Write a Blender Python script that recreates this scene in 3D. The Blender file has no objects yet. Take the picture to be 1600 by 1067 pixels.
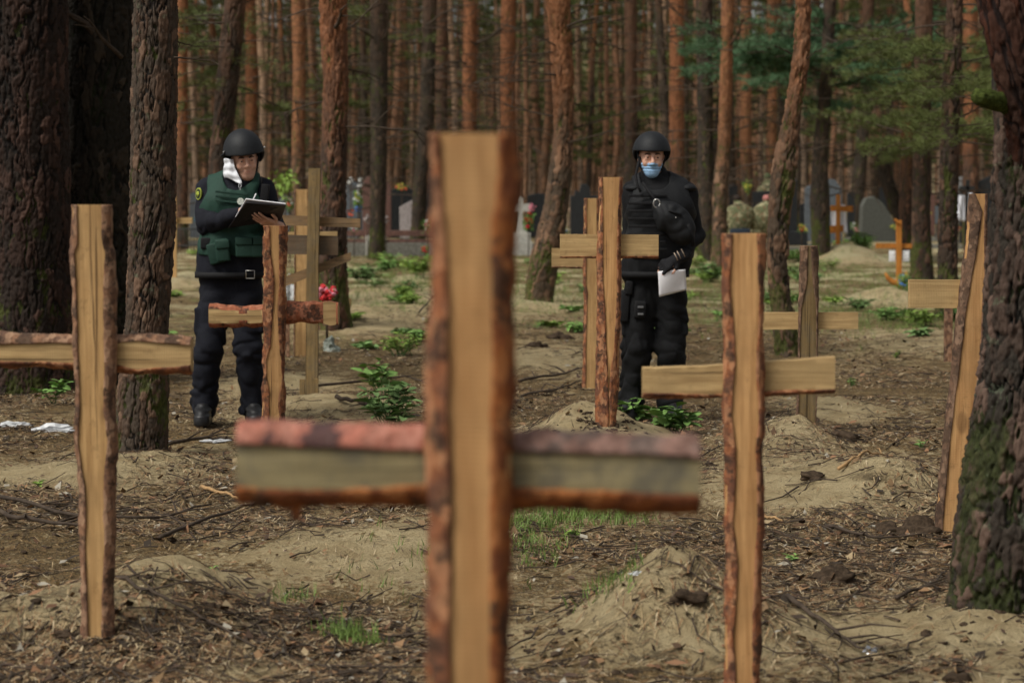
import bpy, bmesh, math, random
import numpy as np
from mathutils import Vector, Matrix
random.seed(7); RNG = np.random.default_rng(7)
SC = bpy.context.scene
COL = SC.collection
R = math.radians
# ------------------------------------------------------------------ camera, world, light
FOCAL = 70.0
FP = 1600 * FOCAL / 36.0            # focal length in photograph pixels
CAM_H = 1.45
TILT = math.atan(233.5 / FP)
cam_d = bpy.data.cameras.new('camera'); cam = bpy.data.objects.new('camera', cam_d); COL.objects.link(cam)
cam.location = (0, 0, CAM_H); cam.rotation_euler = (math.pi/2 - TILT, 0, 0)
cam_d.lens = FOCAL; cam_d.sensor_width = 36; cam_d.clip_start = 0.1; cam_d.clip_end = 2000
cam_d.dof.use_dof = True; cam_d.dof.focus_distance = 9.4; cam_d.dof.aperture_fstop = 3.7
SC.camera = cam
SUN_EL, SUN_AZ = R(52), R(-125)      # sun direction (azimuth from +Y, clockwise), behind-left of the camera
W = bpy.data.worlds.new('World'); SC.world = W; W.use_nodes = True
wn = W.node_tree; wn.nodes.clear()
sky = wn.nodes.new('ShaderNodeTexSky'); sky.sky_type = 'NISHITA'; sky.sun_disc = False
sky.sun_elevation = SUN_EL; sky.sun_rotation = SUN_AZ; sky.air_density = 1.0; sky.dust_density = 4.0; sky.ozone_density = 0.6
bg = wn.nodes.new('ShaderNodeBackground'); bg.inputs['Strength'].default_value = 0.085
wo = wn.nodes.new('ShaderNodeOutputWorld')
hs = wn.nodes.new('ShaderNodeHueSaturation'); hs.inputs['Saturation'].default_value = 0.12
wn.links.new(sky.outputs[0], hs.inputs['Color']); wn.links.new(hs.outputs[0], bg.inputs[0]); wn.links.new(bg.outputs[0], wo.inputs[0])
sl = bpy.data.lights.new('sun', 'SUN'); sl.energy = 2.3; sl.angle = R(26); sl.color = (1.0, 0.95, 0.85)
so = bpy.data.objects.new('sun', sl); COL.objects.link(so)
sd = Vector((math.sin(SUN_AZ)*math.cos(SUN_EL), math.cos(SUN_AZ)*math.cos(SUN_EL), math.sin(SUN_EL)))
so.rotation_euler = (-sd).to_track_quat('-Z', 'Y').to_euler(); so.location = sd*50
SC.view_settings.view_transform = 'Standard'; SC.view_settings.look = 'None'
SC.view_settings.exposure = 0.26; SC.view_settings.gamma = 1.0
SC.cycles.use_denoising = True
SC.cycles.max_bounces = 5; SC.cycles.diffuse_bounces = 3; SC.cycles.glossy_bounces = 2; SC.cycles.transparent_max_bounces = 6

# ------------------------------------------------------------------ pixel helpers (only used to measure real positions)
CT, ST = math.cos(TILT), math.sin(TILT)
def ray(px, py):
    u = (px-800)/FP; v = (533.5-py)/FP
    return np.array([u, CT+v*ST, -ST+v*CT])
def at(px, py, Y):
    d = ray(px, py); t = Y/d[1]
    return Vector((d[0]*t, Y, CAM_H+d[2]*t))
def gnd(px, py, z=0.0):
    d = ray(px, py); t = (z-CAM_H)/d[2]
    return Vector((d[0]*t, d[1]*t, z))
# ------------------------------------------------------------------ numpy noise
_P = RNG.random((64, 64, 64)).astype(np.float32)
def vnoise(P):
    P = np.asarray(P, np.float32); i = np.floor(P).astype(np.int32); f = P-i; f = f*f*(3-2*f); i &= 63; j = (i+1) & 63
    x0, y0, z0 = i[..., 0], i[..., 1], i[..., 2]; x1, y1, z1 = j[..., 0], j[..., 1], j[..., 2]
    fx, fy, fz = f[..., 0], f[..., 1], f[..., 2]
    def L(a, b, t): return a+(b-a)*t
    return L(L(L(_P[x0, y0, z0], _P[x1, y0, z0], fx), L(_P[x0, y1, z0], _P[x1, y1, z0], fx), fy),
             L(L(_P[x0, y0, z1], _P[x1, y0, z1], fx), L(_P[x0, y1, z1], _P[x1, y1, z1], fx), fy), fz)*2-1
def fbm(P, o=4):
    P = np.asarray(P, np.float32); s = 0; a = 1.0
    for k in range(o): s = s+a*vnoise(P*(2**k)+17.3*k); a *= 0.5
    return s
def n2(x, y, s, o=3, seed=0.0):
    return fbm(np.stack([x*s, y*s, np.full_like(x, seed)], -1), o)
def sstep(a, b, x):
    t = np.clip((x-a)/(b-a), 0, 1); return t*t*(3-2*t)
# ------------------------------------------------------------------ objects
def mesh_obj(name, V, F, mat=None, parent=None, smooth=True, attrs=None, loc=None):
    V = np.asarray(V, np.float32).reshape(-1, 3).copy()
    me = bpy.data.meshes.new(name)
    if isinstance(F, np.ndarray):
        nf, k = F.shape
        me.vertices.add(len(V)); me.vertices.foreach_set('co', V.ravel())
        me.loops.add(nf*k); me.loops.foreach_set('vertex_index', F.astype(np.int32).ravel())
        me.polygons.add(nf); me.polygons.foreach_set('loop_start', np.arange(0, nf*k, k, dtype=np.int32))
        me.update(calc_edges=True)
    else:
        me.from_pydata([tuple(map(float, v)) for v in V], [], [tuple(map(int, f)) for f in F]); me.update()
    if smooth: me.polygons.foreach_set('use_smooth', np.ones(len(me.polygons), bool))
    for k, a in (attrs or {}).items():
        at_ = me.attributes.new(k, 'FLOAT', 'POINT'); at_.data.foreach_set('value', np.asarray(a, np.float32).ravel())
    for m in (mat if isinstance(mat, (list, tuple)) else [mat]):
        if m: me.materials.append(m)
    o = bpy.data.objects.new(name, me); COL.objects.link(o)
    if loc is not None: o.location = loc
    if parent is not None: o.parent = parent
    return o
def recentre(o, c):
    c = Vector(c); o.data.transform(Matrix.Translation(-c)); o.location = c; return o
def tag(o, label=None, cat=None, group=None, kind=None):
    if label: o['label'] = label
    if cat: o['category'] = cat
    if group: o['group'] = group
    if kind: o['kind'] = kind
    return o
def thing(name, label, cat, loc=(0, 0, 0), group=None):
    o = bpy.data.objects.new(name, None); COL.objects.link(o); o.location = loc; o.empty_display_size = .1
    return tag(o, label, cat, group)
def adopt(root, o):                       # parent o (built in world space) under root
    o.parent = root; o.matrix_parent_inverse = Matrix.Translation(-Vector(root.location)); return o
class MB:                                 # triangle/quad collector
    def __init__(s): s.V = []; s.F = []; s.n = 0
    def add(s, V, F):
        V = np.asarray(V, float).reshape(-1, 3); s.V.append(V); s.F += [tuple(int(i)+s.n for i in f) for f in F]; s.n += len(V)
    def tube(s, pts, rad, n=8, cap=True):
        pts = [Vector(p) for p in pts]; m = len(pts)
        rad = [rad]*m if np.isscalar(rad) else list(rad)
        V = []; up = Vector((0.13, 0.9, 0.41))
        for i, p in enumerate(pts):
            t = (pts[min(i+1, m-1)]-pts[max(i-1, 0)]).normalized()
            a = t.cross(up)
            if a.length < 1e-3: a = t.cross(Vector((1, 0, 0)))
            a.normalize(); b = t.cross(a)
            for k in range(n):
                w = 2*math.pi*k/n; V.append(p+(a*math.cos(w)+b*math.sin(w))*rad[i])
        F = [(i*n+k, i*n+(k+1) % n, (i+1)*n+(k+1) % n, (i+1)*n+k) for i in range(m-1) for k in range(n)]
        if cap: F += [tuple(range(n))[::-1], tuple(range((m-1)*n, m*n))]
        s.add([tuple(v) for v in V], F)
    def box(s, c, size, rot=None, bev=0.0):
        bm = bmesh.new(); bmesh.ops.create_cube(bm, size=1)
        bmesh.ops.scale(bm, vec=size, verts=bm.verts)
        if bev: bmesh.ops.bevel(bm, geom=bm.edges[:], offset=bev, segments=2, affect='EDGES', profile=.6)
        M = (rot.to_4x4() if rot is not None else Matrix())
        bm.verts.index_update()
        V = [tuple(Vector(c)+(M @ v.co)) for v in bm.verts]; F = [[v.index for v in f.verts] for f in bm.faces]; bm.free()
        s.add(V, F)
    def blob(s, c, r, sub=2, jit=0.0, seed=0):
        bm = bmesh.new(); bmesh.ops.create_icosphere(bm, subdivisions=sub, radius=1)
        rr = (r, r, r) if np.isscalar(r) else r
        P = np.array([v.co[:] for v in bm.verts]); k = 1+jit*fbm(P*1.7+seed*3.1, 3)
        V = P*k[:, None]*np.array(rr)+np.array(c); F = [[v.index for v in f.verts] for f in bm.faces]; bm.free()
        s.add(V, F)
    def build(s, name, mat, parent=None, smooth=True):
        o = mesh_obj(name, np.concatenate(s.V), s.F, mat, None, smooth)
        if parent is not None: adopt(parent, o)
        return o
def region(px):
    for x, s in ((300, 'beyond the scaly brown trunk'), (450, 'beyond the man with the clipboard'), (580, 'beyond the three bar cross'), (680, 'beyond the two dark trunks'), (815, 'beyond the big foreground cross'), (930, 'beyond the mossy footed pine'), (1110, 'beyond the man in black'), (1270, 'beyond the crooked trunk'), (1400, 'beyond the far orange cross'), (1550, 'beyond the leaning slab cross')):
        if px < x: return s
    return 'beyond the right edge trunk'
def frames(ez, ey=None):
    ez = Vector(ez).normalized(); ey = Vector(ey or (0, 1, 0)); ex = ey.cross(ez).normalized(); ey = ez.cross(ex)
    return Matrix((ex, ey, ez)).transposed()
# ------------------------------------------------------------------ node helper
class NT:
    def __init__(s, name):
        s.m = bpy.data.materials.new(name); s.m.use_nodes = True; s.t = s.m.node_tree; s.t.nodes.clear()
        s.out = s.n('ShaderNodeOutputMaterial'); s.b = s.n('ShaderNodeBsdfPrincipled'); s.l(s.b.outputs[0], s.out.inputs[0])
    def n(s, t): return s.t.nodes.new(t)
    def l(s, a, b): s.t.links.new(a, b)
    def put(s, sock, v):
        if hasattr(v, 'is_output') or isinstance(v, bpy.types.NodeSocket): s.l(v, sock)
        elif isinstance(v, (tuple, list)) and len(v) == 3 and sock.type == 'RGBA': sock.default_value = (*v, 1)
        else: sock.default_value = v
    def obj(s): 
        return s.n('ShaderNodeTexCoord').outputs['Object']
    def geo(s): return s.n('ShaderNodeNewGeometry').outputs['Position']
    def mapp(s, v, sc=(1, 1, 1), loc=(0, 0, 0)):
        m = s.n('ShaderNodeMapping'); s.l(v, m.inputs[0]); m.inputs['Scale'].default_value = sc; m.inputs['Location'].default_value = loc; return m.outputs[0]
    def noise(s, v, sc, det=4, rough=.55, dist=0):
        m = s.n('ShaderNodeTexNoise'); s.l(v, m.inputs['Vector']); m.inputs['Scale'].default_value = sc; m.inputs['Detail'].default_value = det
        m.inputs['Roughness'].default_value = rough; m.inputs['Distortion'].default_value = dist; return m.outputs['Fac']
    def vor(s, v, sc, feat='F1', out='Distance', rnd=1):
        m = s.n('ShaderNodeTexVoronoi'); m.feature = feat; s.l(v, m.inputs['Vector']); m.inputs['Scale'].default_value = sc
        m.inputs['Randomness'].default_value = rnd; return m.outputs[out]
    def ss(s, v, a, b, c=0.0, d=1.0):
        m = s.n('ShaderNodeMapRange'); m.interpolation_type = 'SMOOTHSTEP'; s.put(m.inputs['Value'], v)
        for k, x in (('From Min', a), ('From Max', b), ('To Min', c), ('To Max', d)): s.put(m.inputs[k], x)
        return m.outputs[0]
    def math(s, op, a, b=0.0, clamp=False):
        m = s.n('ShaderNodeMath'); m.operation = op; m.use_clamp = clamp; s.put(m.inputs[0], a); s.put(m.inputs[1], b); return m.outputs[0]
    def mix(s, f, a, b, mode='MIX'):
        m = s.n('ShaderNodeMix'); m.data_type = 'RGBA'; m.blend_type = mode; s.put(m.inputs[0], f); s.put(m.inputs[6], a); s.put(m.inputs[7], b); return m.outputs[2]
    def attr(s, nm):
        m = s.n('ShaderNodeAttribute'); m.attribute_name = nm; return m.outputs['Fac']
    def rnd(s): return s.n('ShaderNodeObjectInfo').outputs['Random']
    def sep(s, v, ax):
        m = s.n('ShaderNodeSeparateXYZ'); s.l(v, m.inputs[0]); return m.outputs[ax]
    def bump(s, h, strength=.4, dist=.01):
        m = s.n('ShaderNodeBump'); s.l(h, m.inputs['Height']); m.inputs['Strength'].default_value = strength; m.inputs['Distance'].default_value = dist
        s.l(m.outputs[0], s.b.inputs['Normal']); return m
    def fin(s, col, rough=.8, spec=.3, **kw):
        s.put(s.b.inputs['Base Color'], col); s.put(s.b.inputs['Roughness'], rough); s.b.inputs['Specular IOR Level'].default_value = spec
        for k, v in kw.items(): s.put(s.b.inputs[k.replace('_', ' ')], v)
        return s.m
def simple(name, col, rough=.8, spec=.3, var=.25, sc=30, bump=.2, dist=.003, **kw):
    t = NT(name); c = t.obj(); n = t.noise(c, sc, 5)
    col2 = tuple(max(0, x*(1-var)) for x in col); col3 = tuple(min(1, x*(1+var)) for x in col)
    if bump: t.bump(t.noise(c, sc*2.5, 4), bump, dist)
    return t.fin(t.mix(t.ss(n, .3, .7), col2, col3), rough, spec, **kw)
def wood_mat(name, col, dark, axis='z', knots=True, grey=0.0, stain=None):
    t = NT(name); c = t.obj(); k = 1.3
    rz = t.rnd(); off = t.n('ShaderNodeVectorMath'); off.operation = 'ADD'; t.l(c, off.inputs[0])
    cb = t.n('ShaderNodeCombineXYZ'); [t.put(cb.inputs[i], t.math('MULTIPLY', rz, 37.0+i*11)) for i in range(3)]; t.l(cb.outputs[0], off.inputs[1]); c = off.outputs[0]
    s1 = (40, 40, k) if axis == 'z' else (k, 40, 40)
    s2 = (9, 9, 1.1) if axis == 'z' else (1.1, 9, 9)
    s3 = (160, 160, 5) if axis == 'z' else (5, 160, 160)
    warp = t.noise(t.mapp(c, s2), 1.0, 3, .5, .6)
    ring = t.math('SINE', t.math('MULTIPLY', warp, 46.0))
    g = t.noise(t.mapp(c, s1), 1.0, 4, .6, .3); fine = t.noise(t.mapp(c, s3), 1.0, 3, .6)
    f = t.math('ADD', t.math('MULTIPLY', ring, .22), t.ss(g, .3, .7))
    base = t.mix(t.math('MULTIPLY', f, .75, True), col, dark)
    base = t.mix(t.math('MULTIPLY', t.ss(fine, .5, .75), .35), base, tuple(x*.5 for x in dark))
    blot = t.noise(c, 4.5, 4, .6)
    base = t.mix(t.math('MULTIPLY', t.ss(blot, .42, .66), .5), base, tuple(x*.60 for x in col)); base = t.mix(t.math('MULTIPLY', t.ss(t.noise(c, 28, 5, .75), .55, .70), .35), base, tuple(x*.5 for x in dark))
    if grey: base = t.mix(t.math('MULTIPLY', t.ss(t.noise(c, 7, 5, .7), .42, .62), grey), base, (.12, .11, .085))
    if knots:
        kc = (7, 7, 3.2) if axis == 'z' else (3.2, 7, 7)
        d = t.vor(t.mapp(c, kc), 1.0); sel = t.vor(t.mapp(c, kc), 1.0, out='Color'); sx = t.sep(sel, 0)
        kn = t.math('MULTIPLY', t.ss(d, .20, .10), t.ss(sx, .46, .50))
        base = t.mix(t.math('MULTIPLY', kn, .8), base, tuple(x*.32 for x in dark))
    ck = t.noise(t.mapp(c, (75, 75, 1.1) if axis == 'z' else (1.1, 75, 75), (3, 5, 2)), 1.0, 2, .5); base = t.mix(t.math('MULTIPLY', t.ss(ck, .66, .70), .75), base, tuple(x*.25 for x in dark))
    saw = t.math('SINE', t.math('MULTIPLY', t.math('ADD', t.sep(c, 2 if axis == 'z' else 0), t.math('MULTIPLY', t.noise(c, 6, 2), .02)), 900.0))
    t.bump(t.math('ADD', t.math('ADD', fine, t.math('MULTIPLY', saw, .12)), t.math('MULTIPLY', g, .6)), .5, .003)
    return t.fin(base, .72, .25)
def bark_strip_mat(name, cols, dark=(.05, .03, .02), greyright=None):
    t = NT(name); c = t.obj(); v = t.vor(t.mapp(c, (60, 60, 26)), 1.0, out='Color'); n = t.noise(c, 20, 5, .7)
    n2_ = t.noise(c, 90, 4, .7)
    b = t.mix(t.ss(n, .38, .6), cols[0], cols[1]); b = t.mix(t.math('MULTIPLY', t.ss(t.sep(v, 0), .55, .8), .6), b, cols[2])
    b = t.mix(t.math('MULTIPLY', t.ss(t.noise(c, 13, 5, .7), .52, .60), .85), b, dark)
    b = t.mix(t.math('MULTIPLY', t.ss(n2_, .55, .75), .4), b, dark)
    if greyright: b = t.mix(t.math('MULTIPLY', t.ss(t.math('ADD', t.sep(c, 0), t.math('MULTIPLY', t.noise(c, 12, 3), .08)), .05, .10), .75), b, t.mix(t.ss(n, .4, .6), greyright, tuple(x*.4 for x in greyright)))
    t.bump(t.math('ADD', n2_, t.vor(t.mapp(c, (60, 60, 26)), 1.0)), .7, .006)
    return t.fin(b, .85, .25)
M = {}
M['pine'] = wood_mat('fresh_pine', (.60, .345, .145), (.38, .19, .07))
M['pine2'] = wood_mat('pale_pine', (.58, .36, .155), (.36, .20, .075))
M['pine_bar'] = wood_mat('pine_crossbar', (.54, .37, .17), (.32, .20, .085), 'x')
M['grey_bar'] = wood_mat('greenish_weathered_pine', (.40, .33, .17), (.21, .17, .09), 'x', True, .8)
M['old_post'] = wood_mat('weathered_pine', (.26, .175, .075), (.13, .085, .035), 'z', True, .3)
M['old_bar'] = wood_mat('weathered_board', (.30, .185, .09), (.16, .10, .05), 'x', False, .25)
M['dark_bar'] = wood_mat('brown_board', (.15, .10, .06), (.09, .058, .035), 'x', True, .4)
M['orange_wood'] = wood_mat('varnished_orange_pine', (.55, .22, .04), (.36, .12, .02))
M['bark_red'] = bark_strip_mat('red_pine_bark', ((.30, .11, .045), (.13, .055, .032), (.48, .24, .12)))
M['bark_pink'] = bark_strip_mat('pink_pine_bark', ((.44, .16, .11), (.28, .11, .075), (.48, .22, .16)), (.03, .026, .03), (.20, .145, .12))
M['bark_orange'] = bark_strip_mat('orange_inner_bark', ((.34, .11, .03), (.17, .055, .022), (.45, .18, .06)))
M['bark_brown'] = bark_strip_mat('brown_bark_edge', ((.26, .135, .075), (.13, .07, .045), (.42, .26, .16)))
M['bark_grey'] = bark_strip_mat('dark_brown_bark_edge', ((.16, .09, .055), (.09, .055, .035), (.27, .17, .11)))

# ------------------------------------------------------------------ ground
MOUNDS = []   # cx, cy, rx, ry, h, sand
def mound(px, py, rx, ry, h, sand=1.0):
    g = gnd(px, py); MOUNDS.append((g.x, g.y, rx, ry, h, sand))
mound(265, 948, .27, .30, .16); mound(130, 1000, .42, .30, .085); mound(20, 985, .35, .3, .06); mound(330, 1010, .28, .35, .04, .6)
mound(1045, 985, .25, .33, .26); mound(1240, 700, .16, .3, .06); mound(1390, 770, .22, .3, .07); mound(1300, 640, .2, .4, .07); mound(1200, 1000, .2, .3, .05, .6); mound(1320, 760, .55, .8, .10, .75); mound(1230, 700, .3, .6, .09, .7)
mound(1560, 990, .5, .5, .07, .8)
mound(900, 690, .27, .5, .17); mound(975, 690, .22, .4, .06); mound(500, 640, .38, .6, .10); mound(420, 600, .3, .6, .05)
mound(215, 730, .3, .5, .06); mound(110, 745, .35, .4, .05)
mound(1322, 412, .75, 1.2, .42); mound(1388, 472, .38, .9, .2); mound(278, 445, .5, 1.2, .2); mound(560, 505, .55, 1.4, .15, .8)
mound(690, 470, 1.2, 2.5, .12, .9); mound(1480, 540, .7, 1.5, .10, .6); mound(860, 560, .5, 1, .04, .5)
mound(700, 1000, .3, .3, -.03, .5); mound(600, 860, .5, .6, .05, .4); mound(1400, 980, .35, .45, -.05, .9)
def mfac(x, y):
    z = np.zeros_like(x); s = np.zeros_like(x)
    for cx, cy, rx, ry, h, sa in MOUNDS:
        d = ((x-cx)/rx)**2+((y-cy)/ry)**2; g = np.exp(-d*.9)
        z = z+h*g; s = np.maximum(s, sa*np.exp(-d*.55))
    return z, s
def gz(x, y):
    x = np.asarray(x, float); y = np.asarray(y, float); z, s = mfac(x, y)
    z = z+s*.045*(np.abs(n2(x, y, 3.2, 4, 2.5))-.3)+.028*n2(x, y, .7, 3, 1.5)+.014*n2(x, y, 4.0, 3, 5.5)*(1-.55*s)
    r = np.maximum(n2(x, y, 9.0, 3, 9.5), 0)
    near = np.exp(-np.maximum(y-8, 0)/8)
    return z+.016*r*(1-.3*s)+(.006*n2(x, y, 22.0, 3, 3.3)+.003*n2(x, y, 60.0, 1, 2.3))*near
def gz1(x, y): return float(gz(np.array([x]), np.array([y]))[0])
def spaced(a, b, st, grow, far):
    c = list(np.arange(a, b, st)); s = st; hi = c[-1]
    while hi < far: s *= grow; hi += s; c.append(hi)
    return c
ys = spaced(5.3, 15.5, .016, 1.014, 420); lo = []; y = 5.3; s = .016
while y > -300: s *= 1.25; y -= s; lo.append(y)
ys = np.array(lo[::-1]+ys)
xs = [0.0]; s = .016
while xs[-1] < 400:
    if xs[-1] > 2.0: s *= 1.02 if xs[-1] < 8 else 1.12
    xs.append(xs[-1]+s)
xs = np.array([-a for a in xs[:0:-1]]+xs)
GX, GY = np.meshgrid(xs, ys); GZ = gz(GX.ravel(), GY.ravel())
nx, ny = len(xs), len(ys); ii = (np.arange(ny-1)[:, None]*nx+np.arange(nx-1)[None]).ravel()
GF = np.stack([ii, ii+1, ii+nx+1, ii+nx], -1)
_, sand = mfac(GX.ravel(), GY.ravel())
def ground_mat():
    t = NT('sandy_forest_floor'); c = t.geo()
    big = t.noise(c, .9, 4, .6); mid = t.noise(c, 5.5, 5, .65); fine = t.noise(c, 38, 5, .7); grain = t.noise(c, 260, 3, .7)
    sand = t.attr('sand')
    f2 = t.noise(t.mapp(c, (1, 1, 1), (7, 3, 1)), 95, 4, .75)
    sc = t.mix(t.ss(mid, .35, .7), (.62, .50, .29), (.44, .335, .18)); sc = t.mix(t.math('MULTIPLY', t.ss(grain, .5, .68), .35), sc, (.17, .115, .06)); sc = t.mix(t.math('MULTIPLY', t.ss(f2, .58, .68), .5), sc, (.12, .08, .045))
    lit = t.mix(t.ss(fine, .42, .58), (.29, .185, .080), (.085, .055, .028)); lit = t.mix(t.math('MULTIPLY', t.ss(f2, .48, .56), .9), lit, (.035, .024, .016)); lit = t.mix(t.math('MULTIPLY', t.ss(grain, .53, .62), .8), lit, (.52, .39, .19))
    soil = t.mix(t.ss(fine, .4, .7), (.03, .023, .016), (.085, .06, .038))
    # sand where the mask or the patches say so
    m = t.math('ADD', t.math('MULTIPLY', sand, .70), t.math('ADD', t.math('MULTIPLY', mid, .75), t.math('MULTIPLY', big, .45)))
    m = t.math('ADD', m, t.math('MULTIPLY', t.math('SUBTRACT', fine, .5), .95))
    m = t.math('ADD', m, t.math('MULTIPLY', t.math('SUBTRACT', f2, .5), .45)); b = t.mix(t.ss(m, .66, .76), lit, sc)
    dk = t.noise(t.mapp(c, (1, 1.3, 1), (4, 9, 2)), 3.2, 5, .7)
    b = t.mix(t.math('MULTIPLY', t.ss(t.math('ADD', dk, t.math('MULTIPLY', t.math('SUBTRACT', f2, .5), .4)), .55, .66), t.math('SUBTRACT', .9, t.math('MULTIPLY', sand, .5))), b, soil)
    # moss and grass further back
    yy = t.sep(c, 1); gr = t.noise(c, 1.6, 5, .65)
    mo = t.mix(t.ss(fine, .3, .7), (.20, .195, .07), (.11, .12, .035)); mo = t.mix(t.ss(mid, .4, .65), mo, (.36, .31, .14))
    b = t.mix(t.math('MULTIPLY', t.ss(yy, 15, 24), t.ss(t.math('ADD', gr, t.math('MULTIPLY', t.math('SUBTRACT', fine, .5), .5)), .50, .60)), b, mo)
    b = t.mix(t.math('MULTIPLY', t.ss(yy, 20, 30), t.ss(t.math('ADD', t.noise(c, .8, 4, .6), t.math('MULTIPLY', t.math('SUBTRACT', fine, .5), .4)), .50, .57)), b, (.56, .49, .29))
    t.bump(t.math('ADD', t.math('MULTIPLY', fine, 1.0), t.math('ADD', t.math('MULTIPLY', grain, .3), f2)), 1.0, .03)
    return t.fin(b, .93, .15)
M['ground'] = ground_mat()
ground = mesh_obj('ground', np.stack([GX.ravel(), GY.ravel(), GZ], -1), GF, M['ground'], attrs={'sand': sand})
tag(ground, 'sandy forest floor strewn with pine litter', None, None, 'structure')
del GX, GY
# ------------------------------------------------------------------ wooden crosses
def interp(rows, t):
    rows = np.array(rows, float); k = rows[:, 0]
    return [np.interp(t, k, rows[:, j]) for j in range(1, rows.shape[1])]
def plank(name, rows, Y, th, wood, bark=None, axis='z', root=None, step=.006, rough=.004, seed=0, dY=0.0, slant=0.0):
    """rows: for axis z (py, L, l, r, R); for axis x (px, T, t, b, B): outer and face outlines measured on the photograph.
    The front face stands at depth Y, the back at Y+th; dY tilts the end of the plank away."""
    rows = sorted(rows); k0, k1 = rows[0][0], rows[-1][0]
    px2m = Y/FP; n = max(3, int(abs(k1-k0)*px2m/step)); ks = np.linspace(k0, k1, n+1)
    A, B, C, D = interp(rows, ks); s = ks*px2m
    def wig(k, amp, fr): return amp/px2m*fbm(np.stack([s*fr, np.full_like(s, seed*7.7+k), np.full_like(s, k*1.3)], -1), 4)
    has = bark is not None
    if has: A = A+wig(1, rough*1.1, 11)+wig(7, rough*.5, 60); B = B+wig(2, rough*1.0, 9)+wig(5, rough*.4, 50); C = C+wig(3, rough*1.0, 9)+wig(6, rough*.4, 50); D = D+wig(4, rough*1.1, 11)+wig(8, rough*.5, 60)
    else: A = A+wig(1, .0006, 9); B = A; D = D+wig(4, .0006, 9); C = D
    def P(k, off, depth):
        out = np.zeros((len(ks), 3))
        for i in range(len(ks)):
            p = at(off[i], k[i], Y) if axis == 'z' else at(k[i], off[i], Y)
            out[i] = (p.x, Y+depth[i] if hasattr(depth, '__len__') else Y+depth, p.z)
        return out
    tilt = np.linspace(0, dY, len(ks))
    nf = 7; secs = []
    for j in range(nf):
        f = j/(nf-1); off = B+(C-B)*f
        secs.append(P(ks, off, tilt+.0012*fbm(np.stack([s*14, np.full_like(s, f*4+seed), np.full_like(s, 2.2)], -1), 2)))
    def side(edge, outer, ph):
        o = []
        for a in (.15, .4, .7, .9):
            w = math.sin(a*math.pi/2)
            o.append(P(ks, edge+(outer-edge)*w, tilt+th*(1-math.cos(a*math.pi/2))*.8))
        return o
    rs = side(C, D, 1)+[P(ks, D-(D-C)*.12*has, tilt+th)]
    ls = [P(ks, A+(B-A)*.12*has, tilt+th)]+side(B, A, 2)[::-1]
    ring = secs+rs+ls; m = len(ring); N = len(ks)
    V = np.stack(ring, 1).reshape(-1, 3)
    F = [(i*m+j, i*m+(j+1) % m, (i+1)*m+(j+1) % m, (i+1)*m+j) for i in range(N-1) for j in range(m)]
    F += [tuple(range(m))[::-1], tuple(range((N-1)*m, N*m))]
    if axis == 'x': F = [f[::-1] for f in F]
    c = V.mean(0)
    o = mesh_obj(name, V-c, F, wood, loc=c, smooth=False)
    bm = bmesh.new(); bm.from_mesh(o.data); bmesh.ops.recalc_face_normals(bm, faces=bm.faces); bm.to_mesh(o.data); bm.free()
    o.data.polygons.foreach_set('use_smooth', [len(p.vertices) == 4 for p in o.data.polygons])
    o.data.set_sharp_from_angle(angle=R(35))
    if root is not None: adopt(root, o)
    if has:
        for q, (edge, outer) in enumerate(((B, A), (C, D))):
            mb = bark[q] if isinstance(bark, (list, tuple)) else bark
            if mb is None: continue
            sgn = -1 if q == 0 else 1
            rows_ = []
            for a in (0.0, .08, .25, .45, .65, .85, 1.0):
                w = math.sin(a*math.pi/2); base = edge+(outer-edge)*w
                nz = fbm(np.stack([s*26, np.full_like(s, a*2.6+seed), np.full_like(s, q*9.+4)], -1), 3)
                patch = fbm(np.stack([s*5, np.full_like(s, a*1.2+seed*2), np.full_like(s, q*5.+1)], -1), 2)
                lift = (.0035+.003*nz)/px2m; lift = np.where(patch > .75, -.004/px2m, lift)
                if a in (0.0,): lift = -.002/px2m
                if a == 1.0: lift = lift*.4
                off = base+sgn*lift*(.35+.65*w); dep = tilt+th*(1-math.cos(a*math.pi/2))*.8-.0025*(1-w)-.001
                rows_.append(P(ks, off, dep))
            Vb = np.stack(rows_, 1).reshape(-1, 3); mm = len(rows_)
            Fb = [(i*mm+j, i*mm+j+1, (i+1)*mm+j+1, (i+1)*mm+j) for i in range(N-1) for j in range(mm-1)]
            b = mesh_obj('bark', Vb-c, Fb, mb, parent=o)
            sol = b.modifiers.new('solid', 'SOLIDIFY'); sol.thickness = .004; sol.offset = 0
    return o
def nails(root, pts, Y):
    return
    for (px, py) in pts:
        mb = MB(); p = at(px, py, Y); mb.tube([(p.x, Y+.01, p.z), (p.x, Y-.0025, p.z)], .0045, 8); mb.build('nail', M['nail'], root)
M['nail'] = simple('steel_nail', (.25, .24, .22), .4, .5, Metallic=.8)
CG = 'rough pine grave crosses'
def cross(label, Y, px, base_py, group=CG):
    p = at(px, base_py, Y); return thing('grave_cross', label, 'cross', (p.x, Y, gz1(p.x, Y)), group)
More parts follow.
